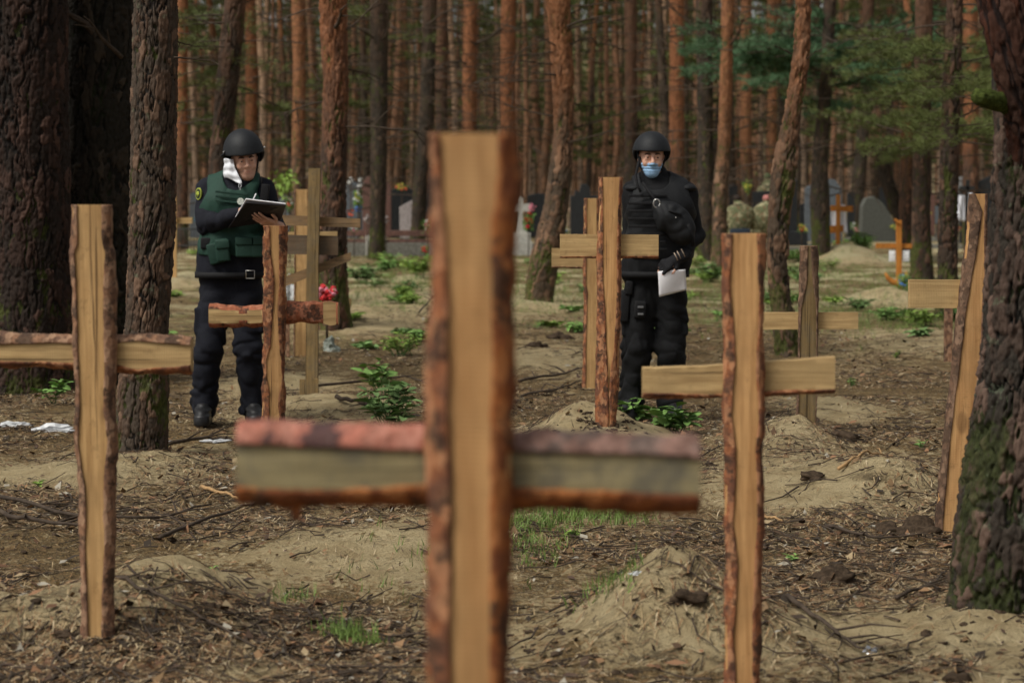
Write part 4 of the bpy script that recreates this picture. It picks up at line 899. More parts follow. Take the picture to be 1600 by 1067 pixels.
def trousers(p, mat, h=.007, amp=.010, cargo=True, seed=0):
    J = p.J; lo, hi = bounds({k: J[k] for k in ('pelvis', 'hipL', 'hipR', 'kneeL', 'kneeR', 'ankleL', 'ankleR')}, .2); g = SDF(lo, hi, h)
    pel = J['pelvis']; g.cone(pel+np.array([-.07, .01, .07]), pel+np.array([.07, .01, .07]), .125, .125, .05, .95); g.cone(pel+np.array([-.06, .03, -.02]), pel+np.array([.06, .03, -.02]), .125, .125, .05, 1)
    for s in 'LR':
        H, K, A = J['hip'+s], J['knee'+s], J['ankle'+s]
        g.cone(H, K, .108, .088, .03); g.cone(K, A+np.array([0, 0, .0]), .088, .080, .03); g.cone(A, A-np.array([0, 0, .05]), .080, .076, .03); g.cone(pel+np.array([0, 0, -.06]), H+np.array([0, 0, -.06]), .085, .10, .03)
        if cargo: sx = -1 if s == 'L' else 1; g.box(H*.45+K*.55+np.array([sx*.085, .01, .03]), (.022, .07, .085), .012, .012)
    def f(P, D):
        k = np.minimum(np.abs(P[:, 2]-J['kneeL'][2]), 9); a = .55+.8*np.exp(-(k/.10)**2)+1.1*sstep(J['ankleL'][2]+.22, J['ankleL'][2]+.02, P[:, 2])
        return D+folds(P, amp, 15, 8, seed)*a
    g.near(f); g.D = np.maximum(g.D, p.root.location.z+.062+.02*np.sin(g.P()[..., 0]*25)-g.P()[..., 2]); g.D = np.maximum(g.D, g.P()[..., 2]-(pel[2]+.12))
    return g.obj('trousers', mat, p.root, 1)
def jacket(p, mat, h=.006, amp=.013, low=.028, seed=3, fat=1.0, cuff=.04):
    J = p.J; lo, hi = bounds({k: J[k] for k in ('pelvis', 'chest', 'shoulderL', 'shoulderR', 'elbowL', 'elbowR', 'wristL', 'wristR', 'neck')}, .2); g = SDF(lo, hi, h)
    ch, wa, pe = J['chest'], J['waist'], J['pelvis']; X = np.array([1., 0, 0])
    g.cone(ch-X*.09, ch+X*.09, .13*fat, .13*fat, .05, .95); g.cone(wa-X*.075, wa+X*.075, .135*fat, .135*fat, .08, .95); g.cone(pe-X*.075+[0, 0, .05], pe+X*.075+[0, 0, .05], .132*fat, .132*fat, .08, .98)
    g.cone(ch, wa, .17*fat, .165*fat, .06, .8); g.cone(wa, pe, .165*fat, .16*fat, .06, .8)
    for s in 'LR':
        S, E, Wr = J['shoulder'+s], J['elbow'+s], J['wrist'+s]; u = (Wr-E)/np.linalg.norm(Wr-E)
        g.cone(J['neck']+[0, .01, -.02], S, .085, .072, .05, .95); g.cone(S, E, .070*p.arm, .060*p.arm, .025); g.cone(E, Wr-u*cuff, .060*p.arm, .044, .02)
    g.cone(J['neck']+[0, 0, -.06], J['neck']+[0, -.005, .035], .088, .074, .03)
    g.cone(J['neck']+[0, -.02, .02], J['neck']+[0, -.03, .12], .052, .052, .01, neg=True)
    def f(P, D):
        a = .6; 
        for s in 'LR': a = a+.9*np.exp(-(np.linalg.norm(P-J['elbow'+s], axis=1)/.13)**2)
        return D+folds(P, amp, 13, 10, seed)*a
    g.near(f); g.D = np.maximum(g.D, pe[2]+low-g.P()[..., 2]); return g.obj('jacket', mat, p.root, 1), g
def helmet(p, cut=-.0, name='helmet'):
    c = p.hp(0, .012, .045); g = SDF(c-.2, c+.2, .005); R_ = p.H; k = p.hk; g.ell(c, (.124*k, .146*k, .118+p.dome), .01, rot=R_); g.ell(p.hp(0, .012, .035), (.128*k, .149*k, .095), .01, rot=R_)
    Q = (g.P()-p.J['head']) @ p.H; x, y, z = Q[..., 0], Q[..., 1], Q[..., 2]
    edge = p.brim+.0*y-(.03+p.brim)*sstep(-.03, .035, y)*np.exp(-((np.abs(x)-.10)/.08)**2*0)+.012*sstep(.05, .12, y)
    g.D = np.maximum(g.D, edge-z); inner = np.linalg.norm((Q-np.array([0, .012, .035]))/np.array([.112*k, .134*k, .108]), axis=-1)-1; g.D = np.maximum(g.D, -inner*.11)
    o = g.obj(name, M['helmet'], p.root, 1); o['_w'] = tuple(p.root.location); return o
def belt(p, mat):
    pass
def rbox(name, mat, root, c, size, rot=None, bev=.006, label=None):
    mb = MB(); mb.box(c, size, rot, bev); o = mb.build(name, mat, root)
    if label: o['label'] = label
    return o
def boots(p):
    for s in 'LR':
        A, T = p.J['ankle'+s].copy(), p.J['toe'+s].copy(); g = SDF(np.minimum(A, T)-.13, np.maximum(A, T)+.17, .006); gzv = gz1(T[0], T[1]); T[2] = gzv+.045; hl = A.copy(); hl[2] = gzv+.05; d = T-hl; d[2] = 0; d /= np.linalg.norm(d)
        g.cone(np.array([A[0], A[1], gzv+.20]), hl+[0, 0, .03], .060, .055, .02); g.cone(hl-d*.02, T, .045, .042, .03); g.cone(np.array([A[0], A[1], gzv+.13]), T+[0, 0, .012], .058, .044, .02); g.cone(np.array([A[0], A[1], max(A[2], gzv+.1)+.05]), A*1.0, .062, .056, .02); g.cone(hl-d*.02-[0, 0, .02], T-[0, 0, .02], .046, .046, .02)
        g.D = np.maximum(g.D, gzv+.012-g.P()[..., 2]); g.near(lambda P, D: D+.0025*np.sin(P[:, 2]*170)*(P[:, 2] > gzv+.07)); b = g.obj('boot', M['boot'], p.root, 1)
        g2 = SDF(np.minimum(A, T)-[.13, .13, .2], np.maximum(A, T)+[.13, .13, .0], .006); g2.cone(hl-d*.02, T, .051, .050, .01); g2.D = np.maximum(g2.D, np.maximum(gzv-.012-g2.P()[..., 2], g2.P()[..., 2]-(gzv+.02))); g2.obj('boot_sole', M['sole'], p.root, 0)
# ---- the man with the clipboard
A = Person('man in a green vest writing on a clipboard, white mask hanging from his ear', 12.36, (358, 660), {
  'pelvis': (360, 440, 0), 'hipL': (339, 460, 0), 'hipR': (383, 460, 0), 'kneeL': (326, 548, -.04), 'kneeR': (388, 548, -.03), 'ankleL': (319, 630, .03), 'ankleR': (396, 626, .06), 'toeL': (315, 650, -.13), 'toeR': (399, 645, -.10),
  'waist': (362, 392, 0), 'chest': (366, 322, .0), 'neck': (374, 277, .0), 'head': (382, 249.5, -.04), 'shoulderL': (325, 297, .01), 'elbowL': (322, 352, -.10), 'wristL': (380, 331, -.30),
  'shoulderR': (412, 298, .01), 'elbowR': (434, 366, -.06), 'wristR': (432, 352, -.24)})
A.beard = .4; A.gaze = 0; A.brim = .040; A.hk = 1.0; A.dome = .026; A.arm = 1.02; A.head_frame(R(15), R(9), R(-7))
Aw, Awr = A.J['wristL'], A.J['wristR']
body(A, .0042, [(Aw, (.75, -.35, .42), (.2, .6, -.75), [.7, .75, .8, .9], .185, .05, 1), (Awr, (-.62, -.62, .25), (.0, .5, .85), [.10, .12, .15, .2], .19, .16, -1)])
trousers(A, M['navy'], seed=1, amp=.019); jk, jg = jacket(A, M['navy'], seed=5, fat=1.02); boots(A); helmet(A)
# vest: jacket volume grown and clipped
def vest(p, mat, zlo, zhi, grow, armcut, seed, halfw):
    J = p.J; g = SDF(*bounds({k: J[k] for k in ('chest', 'waist', 'neck')}, .27), .006); ch, wa = J['chest'], J['waist']; X = np.array([1., 0, 0])
    g.cone(ch-X*.09, ch+X*.09, .13+grow, .13+grow, .05, .97); g.cone(wa-X*.075, wa+X*.075, .135+grow, .135+grow, .08, .97); g.cone(ch, wa, .17+grow, .165+grow, .06, .82)
    for s in 'LR': g.cone(J['neck']+[0, .0, -.035], J['shoulder'+s]*.8+J['neck']*.2, .085+grow*.8, .070+grow*.8, .05, .98)
    P = g.P(); x, z = P[..., 0]-ch[0], P[..., 2]; g.D = np.maximum(g.D, zlo-z)
    top = sstep(ch[2]-.06, ch[2]+.10, z); g.D = np.maximum(g.D, np.abs(x)-(halfw-armcut*top))
    nk = np.linalg.norm((P-(J['neck']+np.array([0, -.06, .02])))/np.array([1, 2.2, 1.15]), axis=-1)-.093; g.D = np.maximum(g.D, -nk)
    g.near(lambda P, D: D+folds(P, .007, 11, 8, seed)); return g.obj('vest', mat, p.root, 1)
px2z = lambda py, Y: at(800, py, Y).z
vest(A, M['green'], px2z(400, 12.2), 0, .016, .055, 4, .215)
def off(p, px, py, dy): return np.array(at(px, py, p.Y+dy))
for (px, py, w, h_, rz) in ((348, 391, .085, .14, 6), (383, 386, .115, .125, 0), (405, 386, .10, .125, 0)):
    rbox('pouch', M['green2'], A.root, off(A, px, py, -.185), (w, .045, h_), Matrix.Rotation(R(-rz), 3, 'Y'), .012)
    rbox('pouch_flap', M['green2'], A.root, off(A, px, py-9, -.20), (w*1.02, .030, h_*.38), Matrix.Rotation(R(-rz), 3, 'Y'), .008)
rbox('pouch', M['green2'], A.root, off(A, 337, 396, -.15), (.09, .05, .13), Matrix.Rotation(R(-14), 3, 'Y'), .012)
for py in (302, 309, 316): rbox('webbing', M['green2'], A.root, off(A, 362, py, -.172), (.20, .008, .014), Matrix.Rotation(R(6), 3, 'Y'), .003)
rbox('side_strap', M['strap'], A.root, off(A, 325, 380, -.06), (.07, .16, .07), None, .01)
# sleeve patch: dark shield with a yellow green rim and emblem
def patch(p, px, py, dy, tiltz, w, h_):
    M['patch_y'] = simple('yellow_green_thread', (.42, .48, .08), .8, .2, .1); M['patch_k'] = simple('dark_patch', (.02, .03, .02), .8)
    rot = Matrix.Rotation(R(tiltz), 3, 'Z') @ Matrix.Rotation(R(8), 3, 'Y'); c = Vector(off(p, px, py, dy))
    def ring(name, mat, s, d, hole=None):
        n = 32; V = []; 
        for q in range(n):
            a = 2*math.pi*q/n; X = math.cos(a)*w*s*(1-.12*max(0, -math.sin(a))); Z = math.sin(a)*h_*s
            for yy in (-d, .004): V.append(c+rot @ Vector((X, yy, Z)))
        F = [(2*q, 2*((q+1) % n), 2*((q+1) % n)+1, 2*q+1) for q in range(n)]+[tuple(range(0, 2*n, 2))[::-1]]
        return mesh_obj(name, [tuple(v-Vector(p.root.location)) for v in V], F, mat, p.root, smooth=False)
    ring('sleeve_patch', M['patch_y'], 1.0, .004); ring('patch_field', M['patch_k'], .84, .0055)
    mb = MB()
    for pts in (((-.35, .45), (-.35, -.2), (0, -.45), (.35, -.2), (.35, .45)), ((0, .55), (0, -.65)), ((-.6, .1), (-.35, -.2)), ((.6, .1), (.35, -.2))):
        mb.tube([c+rot @ Vector((x*w*.8, -.007, z*h_*.8)) for x, z in pts], .0035, 5)
    mb.build('patch_emblem', M['patch_y'], p.root)
patch(A, 310.5, 303, -.075, -42, .026, .037)
# silver chest badge
def disc(name, mat, root, c, r, th, rot):
    mb = MB(); mb.tube([Vector(c)+rot @ Vector((0, -th, 0)), Vector(c)], r, 24); return mb.build(name, mat, root, False)
M['badge'] = simple('silver_badge', (.55, .57, .5), .4, .5, .4, 160, .6, .002, Metallic=.6)
disc('badge', M['badge'], A.root, off(A, 376, 315, -.195), .021, .006, Matrix.Rotation(R(-8), 3, 'X'))
# belt and buckle
def beltring(p, zpy, mat, rx, ry, hgt=.038):
    c = off(p, 0, zpy, 0); cx, cy = p.J['pelvis'][0], p.J['pelvis'][1]; V = []; n = 60
    for q in range(n):
        a = 2*math.pi*q/n
        for dz, e in ((-hgt/2, 0), (hgt/2, 0), (hgt/2, -.01), (-hgt/2, -.01)): V.append((cx+math.cos(a)*(rx+e)-p.root.location.x, cy+math.sin(a)*(ry+e)-p.root.location.y, c[2]+dz-p.root.location.z))
    F = [(4*q+k, 4*q+(k+1) % 4, 4*((q+1) % n)+(k+1) % 4, 4*((q+1) % n)+k) for q in range(n) for k in range(4)]
    return mesh_obj('belt', V, F, mat, p.root)
beltring(A, 429, M['strap'], .220, .170)
bx = off(A, 391, 429, -.172)
mb = MB(); mb.tube([bx+np.array(q) for q in ((-.026, 0, -.024), (.026, 0, -.024), (.026, 0, .024), (-.026, 0, .024), (-.026, 0, -.024))], .0032, 6); mb.build('belt_buckle', M['metal'], A.root)
# radio on the left shoulder and straps of the helmet
rbox('radio', M['strap'], A.root, off(A, 414, 303, -.10), (.05, .04, .12), Matrix.Rotation(R(6), 3, 'Y'), .008)
mb = MB(); mb.tube([off(A, 410, 290, -.11), off(A, 408, 276, -.11)], .006, 6); mb.build('radio_antenna', M['strap'], A.root)
def chinstrap(p):
    for sx in (-1, 1):
        mb = MB(); mb.tube([p.hp(sx*.092, -.02, .035), p.hp(sx*.080, -.015, -.02), p.hp(sx*.066, -.025, -.065), p.hp(sx*.03, -.05, -.112), p.hp(0, -.055, -.116)], .0055, 6); mb.build('chin_strap', M['strap'], p.root)
        mb = MB(); mb.tube([p.hp(sx*.100, .06, .01), p.hp(sx*.085, .04, -.03), p.hp(sx*.070, -.01, -.062)], .005, 6); mb.build('chin_strap', M['strap'], p.root)
chinstrap(A)
mb = MB(); mb.tube([A.hp(-.128, -.045, .055), A.hp(-.134, .0, .040), A.hp(-.132, .05, .03)], [.006, .008, .008], 6); mb.build('helmet_rail', M['helmet'], A.root)
for sx in (-.125, .126):
    mb = MB(); mb.blob(A.hp(sx, -.035, .065), (.006, .008, .006), 2); mb.build('helmet_bolt', M['metal'], A.root)
# white mask hanging at the jaw
V = []; nU, nV = 10, 12
quad = [off(A, 350, 249, -.08), off(A, 363, 248, -.11), off(A, 378, 287, -.155), off(A, 350, 278, -.09)]
for i in range(nU+1):
    for j in range(nV+1):
        u, v = i/nU, j/nV; p_ = quad[0]*(1-u)*(1-v)+quad[1]*u*(1-v)+quad[2]*u*v+quad[3]*(1-u)*v
        p_ = p_+np.array([.004*math.sin(v*7+u*2), -.022*math.sin(u*math.pi)*(1-.4*v)-.007*math.sin(v*17+u*3)-.004*math.sin(u*11+v*5), .005*math.sin(u*6)]); V.append(p_-np.array(A.root.location))
F = [(i*(nV+1)+j, (i+1)*(nV+1)+j, (i+1)*(nV+1)+j+1, i*(nV+1)+j+1) for i in range(nU) for j in range(nV)]
mk = mesh_obj('face_mask', V, F, M['mask_w'], A.root); q = mk.modifiers.new('s', 'SOLIDIFY'); q.thickness = .003
mb = MB(); mb.tube([off(A, 374, 282, -.16), off(A, 377, 290, -.18), off(A, 375, 297, -.185), off(A, 373, 292, -.18), off(A, 374, 284, -.16)], .0014, 5); mb.build('mask_loop', M['mask_w'], A.root)
# clipboard, papers and pen (held things stay their own objects)
cq = [off(A, 384, 317, -.46), off(A, 447, 321.5, -.44), off(A, 439, 345, -.22), off(A, 356, 357, -.24)]
def slab(name, q, th, mat, root, loc):
    q = [np.array(v) for v in q]; n = np.cross(q[1]-q[0], q[3]-q[0]); n /= np.linalg.norm(n); n = n if n[2] > 0 else -n
    V = [v-np.array(loc) for v in q]+[v+n*th-np.array(loc) for v in q]; F = [(0, 1, 2, 3), (7, 6, 5, 4), (0, 4, 5, 1), (1, 5, 6, 2), (2, 6, 7, 3), (3, 7, 4, 0)]
    o = mesh_obj(name, V, F, mat, root, smooth=False); bm = bmesh.new(); bm.from_mesh(o.data); bmesh.ops.recalc_face_normals(bm, faces=bm.faces); bm.to_mesh(o.data); bm.free()
    b = o.modifiers.new('b', 'BEVEL'); b.width = .0025; b.segments = 2; return o, n
cc = sum(cq)/4; cb = thing('clipboard', 'black clipboard held up by the man in the green vest', 'clipboard', tuple(cc))
_, nn = slab('board', cq, .007, M['board'], cb, cc)
def inset(q, a, b_, up): 
    f = lambda u, v: q[0]*(1-u)*(1-v)+q[1]*u*(1-v)+q[2]*u*v+q[3]*(1-u)*v
    return [f(a, b_)+nn*up, f(1-a, b_)+nn*up, f(1-a, 1-b_)+nn*up, f(a, 1-b_)+nn*up]
pq = inset(cq, .03, .0, .009); pq[0] = pq[0]+(cq[0]-cq[2])*.04+nn*.012; pq[1] = pq[1]+(cq[1]-cq[3])*.01
slab('papers', pq, .008, M['paper'], cb, cc)
pn = thing('pen', 'white pen in the writing hand above the clipboard', 'pen', tuple(off(A, 398, 312, -.36)))
mb = MB(); mb.tube([off(A, 392, 319, -.40), off(A, 400, 303, -.34)], [.002, .004], 8); mb.build('barrel', M['paper'], pn)
# ---- the man with the blue mask
B = Person('man all in black wearing a blue face mask and holding a sheet of paper', 12.55, (1022, 655), {
  'pelvis': (1022, 440, 0), 'hipL': (1000, 462, 0), 'hipR': (1046, 462, 0), 'kneeL': (996, 550, -.03), 'kneeR': (1049, 548, -.02), 'ankleL': (986, 622, .03), 'ankleR': (1048, 618, .05), 'toeL': (984, 648, -.13), 'toeR': (1058, 640, -.10),
  'waist': (1028, 392, 0), 'chest': (1031, 322, .0), 'neck': (1022, 279, .01), 'head': (1018, 246, -.03), 'shoulderL': (990, 300, .01), 'elbowL': (985, 366, .06), 'wristL': (990, 420, -.02),
  'shoulderR': (1072, 303, .01), 'elbowR': (1087, 368, .02), 'wristR': (1060, 404, -.20)})
B.beard = .0; B.gaze = 0; B.brim = .040; B.hk = .93; B.dome = 0.0; B.arm = .94; B.head_frame(R(1), R(3), R(1))
Bw = B.J['wristR']
_, tips = body(B, .0042, [(Bw, (-.82, -.20, -.42), (.2, .75, -.5), [.45, .5, .55, .7], .19, .10, 1), (B.J['wristL'], (.0, -.1, -1), (.7, .5, 0), [.3, .3, .35, .35], .185, .05, 1)])
trousers(B, M['black'], seed=2, amp=.019); jacket(B, M['black'], seed=9, fat=1.03); boots(B); helmet(B); chinstrap(B)
vest(B, M['blackvest'], px2z(405, 12.4), 0, .020, .05, 7, .225)
for k in range(8): rbox('webbing', M['strap'], B.root, off(B, 1012, 306+k*12, -.183 if k > 1 else -.165), (.24, .008, .016), None, .003)
for s, px in (('L', 992), ('R', 1072)):
    mb = MB(); mb.blob(off(B, px, 294, -.02), (.068, .085, .03), 3, .05, 3); mb.build('shoulder_pad', M['blackvest'], B.root)
# blue mask: face volume grown and clipped
g = SDF(B.hp(0, -.05, -.05)-.12, B.hp(0, -.05, -.05)+.12, .0035)
h_ = B.hp; g.ell(h_(0, -.022, -.03), (.068, .074, .080), .02, rot=B.H); g.ell(h_(0, -.050, -.094), (.041, .040, .036), .03, rot=B.H); g.cone(h_(0, -.09, .0), h_(0, -.112, -.030), .012, .016, .03)
Q = (g.P()-B.J['head']) @ B.H; g.D = g.D+.0022*np.sin(Q[..., 2]*330)*(Q[..., 2] > -.085)
g.D = np.maximum(g.D, Q[..., 2]+.030+.05*np.abs(Q[..., 0])); g.D = np.maximum(g.D, -.132-Q[..., 2]+.45*np.maximum(np.abs(Q[..., 0])-.03, 0)); g.D = np.maximum(g.D, Q[..., 1]+.022)
g.obj('face_mask', M['mask_b'], B.root, 1)
for sx in (-1, 1):
    mb = MB(); mb.tube([B.hp(sx*.060, -.03, -.032), B.hp(sx*.078, .0, -.01), B.hp(sx*.080, .022, .0)], .0012, 5); mb.build('mask_loop', M['mask_w'], B.root)
# hanging dark cord left of his face
mb = MB(); mb.tube([off(B, 1000, 246, -.05), off(B, 996, 262, -.08), off(B, 993, 275, -.12), off(B, 996, 290, -.17), off(B, 1001, 300, -.18)], .0085, 6); mb.build('neck_cord', M['strap'], B.root)
mb = MB(); mb.tube([off(B, 1004, 285, -.16), off(B, 1020, 308, -.195), off(B, 1035, 325, -.20)], .010, 6); mb.build('sling', M['strap'], B.root)
# shoulder bag: a thing that hangs on him
bag = thing('shoulder_bag', 'black bag with a steel ring across the chest of the man in black', 'bag', tuple(off(B, 1052, 345, -.25)))
bag['_w'] = tuple(bag.location)
g = SDF(off(B, 1052, 345, -.25)-.24, off(B, 1052, 345, -.25)+.24, .006); rot = np.array(Matrix.Rotation(R(28), 3, 'Y'))
g.ell(off(B, 1051, 342, -.235), (.125, .065, .10), .02, rot=rot); g.ell(off(B, 1066, 362, -.235), (.085, .062, .085), .04); g.cone(off(B, 1028, 322, -.22), off(B, 1045, 335, -.24), .035, .06, .04)
g.near(lambda P, D: D+folds(P, .010, 12, 12, 21)); g.obj('pouch', M['blackvest'], bag, 1)
mb = MB(); mb.tube([off(B, 1034, 330, -.27), off(B, 1048, 330, -.305), off(B, 1064, 336, -.30)], .008, 6); mb.tube([off(B, 1075, 350, -.285), off(B, 1082, 372, -.26), off(B, 1083, 384, -.25)], .014, 6); mb.build('seam', M['strap'], bag)
mb = MB(); ang = [i*2*math.pi/14 for i in range(15)]; c0 = off(B, 1026, 318, -.26)
mb.tube([c0+np.array([math.cos(a)*.020, 0, math.sin(a)*.026]) for a in ang], .0042, 6); mb.build('ring', M['metal'], bag)
mb = MB(); mb.blob(off(B, 1056, 340, -.303), (.005, .003, .005), 1); mb.build('stud', M['metal'], bag)
# glove: shell over the palm and the first finger joints
g = SDF(Bw-.16, Bw+.16, .004); f0 = np.array((-.82, -.20, -.42)); f0 /= np.linalg.norm(f0)
for pts in tips[0][:4]: g.cone(pts[0], pts[1], .0125, .0115, .004); g.cone(Bw+f0*.015, pts[0], .023, .0165, .014)
g.cone(tips[0][4][0], tips[0][4][1], .016, .0145, .008); g.cone(Bw-f0*.05, Bw+f0*.03, .038, .034, .015); g.obj('glove', M['glove'], B.root, 1)
up = np.array([0, -.03, .025])
for k, (a, b) in enumerate(((.0, .02), (.022, .04), (-.03, -.01))):
    c = Bw+f0*a+up; mb = MB(); mb.tube([c+np.array([-.012, -.006, .022]), c+np.array([0, -.012, 0]), c+np.array([.012, -.006, -.026])], .0032, 5); mb.build('glove_trim', M['gtrim'], B.root)
# paper
pp = thing('paper_sheet', 'white folded sheet hanging from the gloved hand of the man in the blue mask', 'paper', tuple(off(B, 1050, 444, -.22)))
V = []; n = 10
for i in range(n+1):
    for j in range(n+1):
        u, v = i/n, j/n; q = off(B, 1028+u*43+v*2, 424+v*(40-u*8)-u*3, -.225-.014*math.sin(u*3+v*2)+.02*v); V.append(q-np.array(pp.location))
o = mesh_obj('sheet', V, [(i*(n+1)+j, i*(n+1)+j+1, (i+1)*(n+1)+j+1, (i+1)*(n+1)+j) for i in range(n) for j in range(n)], M['paper'], pp); q = o.modifiers.new('s', 'SOLIDIFY'); q.thickness = .0012
# thigh gear
beltring(B, 428, M['strap'], .222, .172)
for (nm, px, py, dy, sz) in (('holster', 976, 478, -.05, (.06, .10, .20)), ('holster_strap', 983, 450, -.10, (.05, .02, .09)), ('thigh_pouch', 1000, 484, -.115, (.075, .04, .11))):
    rbox(nm, M['strap'], B.root, off(B, px, py, dy), sz, Matrix.Rotation(R(4), 3, 'Y'), .012)
M['grey_clip'] = simple('grey_buckle', (.12, .12, .125), .5, .4)
for py in (480, 491): rbox('buckle', M['grey_clip'], B.root, off(B, 1001, py, -.14), (.036, .012, .014), None, .003)
mb = MB(); c0 = off(B, 971, 462, -.05); mb.tube([c0+np.array([math.cos(a)*.018, 0, math.sin(a)*.03]) for a in ang], .005, 6); mb.build('holster_loop', M['strap'], B.root)
# ---- soldiers seen small in the background, crouching at the graves
def camo():
    t = NT('camouflage_cloth'); c = t.obj(); n = t.noise(c, 9, 4, .7); m = t.noise(c, 14, 3, .6)
    b = t.mix(t.ss(n, .46, .5), (.36, .33, .20), (.11, .12, .06)); b = t.mix(t.ss(m, .56, .6), b, (.17, .10, .055)); return t.fin(b, .9, .2)
M['camo'] = camo(); M['cap'] = simple('faded_red_cap', (.42, .17, .15), .9); M['darkbag'] = simple('dark_blue_pack', (.02, .03, .045), .8); M['olive_cap'] = simple('olive_cap', (.10, .13, .06), .9)
def crouch(label, px, Y, top, wpx, headmat, hx, face=-1):
    k = Y/FP; c = at(px, top, Y); r = thing('person', label, 'person', (c.x, Y, gz1(c.x, Y)), None); zg = r.location.z; T = c.z-.12; Wd = wpx*k/2; r['_w'] = tuple(r.location)
    b0 = np.array([c.x, Y, 0]); g = SDF([c.x-.8, Y-.7, zg-.02], [c.x+.8, Y+.8, c.z+.3], .02)
    z = lambda f: zg+(T-zg)*f
    g.ell(b0+[0, .0, z(.70)], (Wd*.98, .19, (z(1.0)-z(.38))/2), .04); g.box(b0+[0, .04, z(.55)], (Wd*.78, .13, (z(.78)-z(.34))/2), .09, .05); g.cone(b0+[-Wd*.62, .02, z(.86)], b0+[Wd*.62, .02, z(.86)], .09, .09, .06)
    for s in (-1, 1):
        g.cone(b0+[s*.14, .05, z(.38)], b0+[s*.20, .36, z(.45)], .11, .085, .05); g.cone(b0+[s*.20, .36, z(.45)], b0+[s*.18, .2, zg+.08], .08, .055, .04); g.cone(b0+[s*.18, .2, zg+.06], b0+[s*.18, .42, zg+.05], .055, .045, .03)
        g.cone(b0+[s*Wd*.8, 0, z(.84)], b0+[s*Wd*1.25, .10, z(.55)], .085, .07, .03); g.cone(b0+[s*Wd*1.25, .10, z(.55)], b0+[s*Wd*.5, .45, z(.5)], .06, .045, .03)
        for q in range(5): g.cone(b0+[s*Wd*.5, .45, z(.5)], b0+[s*Wd*.5+(q-2)*.02, .53, z(.47)], .012, .01, .012)
    hc = b0+np.array([hx, .12, c.z-.07]); g.cone(b0+[0, .02, z(.9)], hc, .06, .06, .04); g.ell(hc, (.082, .10, .115), .03)
    g.obj('body', M['camo'], r, 1)
    mb = MB(); mb.blob(hc+np.array([0, .045, -.03]), (.078, .075, .09), 2); mb.build('face', M['skin'], r); mb = MB(); mb.blob(hc+np.array([0, -.005, .035]), (.092, .11, .09), 3); mb.build('cap', headmat, r)
    return r, b0, z
cr1 = crouch('soldier in camouflage seen from behind with a dark pack at his waist', 1156, 46, 308, 40, M['hair'], -.05)
rbox('waist_pack', M['darkbag'], cr1[0], cr1[1]+np.array([-.02, -.26, cr1[2](.38)]), (.46, .16, .30), None, .03)
cr2 = crouch('crouching soldier in camouflage with a faded red cap, partly behind the crooked trunk', 1196, 46.5, 308, 36, M['cap'], .04)
cr3 = crouch('standing figure in an olive cap behind the black gravestones, just left of the crooked trunk', 1200, 54, 274, 30, M['olive_cap'], .0)
# ------------------------------------------------------------------ cemetery
def stone(name, col, rough=.5, var=.3, sc=18): return simple(name, col, rough, .4, var, sc, .25, .004)
M['black_granite'] = stone('black_granite', (.02, .022, .024), .35); M['grey_stone'] = stone('grey_stone', (.20, .20, .20), .8); M['brown_stone'] = stone('brown_red_granite', (.13, .065, .05), .6)
M['white_stone'] = stone('white_stone', (.48, .47, .42), .8, .15); M['bluegrey'] = stone('blue_grey_granite', (.10, .115, .13), .6); M['concrete'] = stone('grave_concrete', (.17, .165, .14), .9); M['boulder'] = stone('speckled_grey_boulder', (.085, .088, .075), .85, .5, 40)
M['pinkgrey'] = stone('pinkish_grey_stone', (.33, .29, .28), .8)
M['red_fl'] = simple('red_petals', (.50, .03, .035), .7, .2, .5, 60); M['pink_fl'] = simple('pink_petals', (.62, .22, .28), .7, .2, .3, 60); M['white_fl'] = simple('white_petals', (.65, .66, .64), .7, .2, .2, 60); M['blue_fl'] = simple('blue_petals', (.10, .22, .55), .7, .2, .3, 60); M['yel_fl'] = simple('yellow_petals', (.50, .45, .08), .7, .2, .3, 60)
M['orange_fl'] = simple('coral_petals', (.68, .13, .07), .7, .2, .4, 60); M['leaf'] = simple('leaf_green', (.16, .28, .075), .75, .15, .4, 6, .2); M['leaf2'] = simple('pale_leaf_green', (.22, .33, .07), .75, .15, .4, 6, .2); M['leaf3'] = simple('blue_green_leaf', (.15, .24, .085), .75, .15, .4, 6, .2); M['iron'] = simple('black_iron', (.015, .016, .016), .6, .4)
def stele(label, poly, Y, th, mat, base=True, cat='gravestone', name='gravestone', basemat=None, group='gravestones in the wood'):
    P = [at(x, y, Y) for x, y in poly]; cx = sum(p.x for p in P)/len(P); gzv = gz1(cx, Y); r = thing(name, label, cat, (cx, Y, gzv), group)
    P = [Vector((p.x, Y, max(p.z, gzv+.10) if base else p.z)) for p in P]; n = len(P); V = [tuple(p-Vector(r.location)) for p in P]+[tuple(p-Vector(r.location)+Vector((0, th, 0))) for p in P]
    F = [tuple(range(n)), tuple(range(n, 2*n))[::-1]]+[(i, i+n, (i+1) % n+n, (i+1) % n) for i in range(n)]
    o = mesh_obj('slab', V, F, mat, r, smooth=False); bm = bmesh.new(); bm.from_mesh(o.data); bmesh.ops.recalc_face_normals(bm, faces=bm.faces); bm.to_mesh(o.data); bm.free(); b = o.modifiers.new('b', 'BEVEL'); b.width = .012; b.segments = 2
    if base:
        w = max(p.x for p in P)-min(p.x for p in P); mb = MB(); mb.box((cx, Y+th/2, gzv+.03), (w*1.3, th*2.2, .16), None, .01); mb.build('base', basemat or M['concrete'], r, False)
    return r
def arch(x0, x1, ytop, ybot, rise):
    n = 8; return [(x0, ybot), (x0, ytop+rise)]+[(x0+(x1-x0)*k/n, ytop+rise-rise*math.sin(math.pi*k/n)) for k in range(1, n)]+[(x1, ytop+rise), (x1, ybot)]
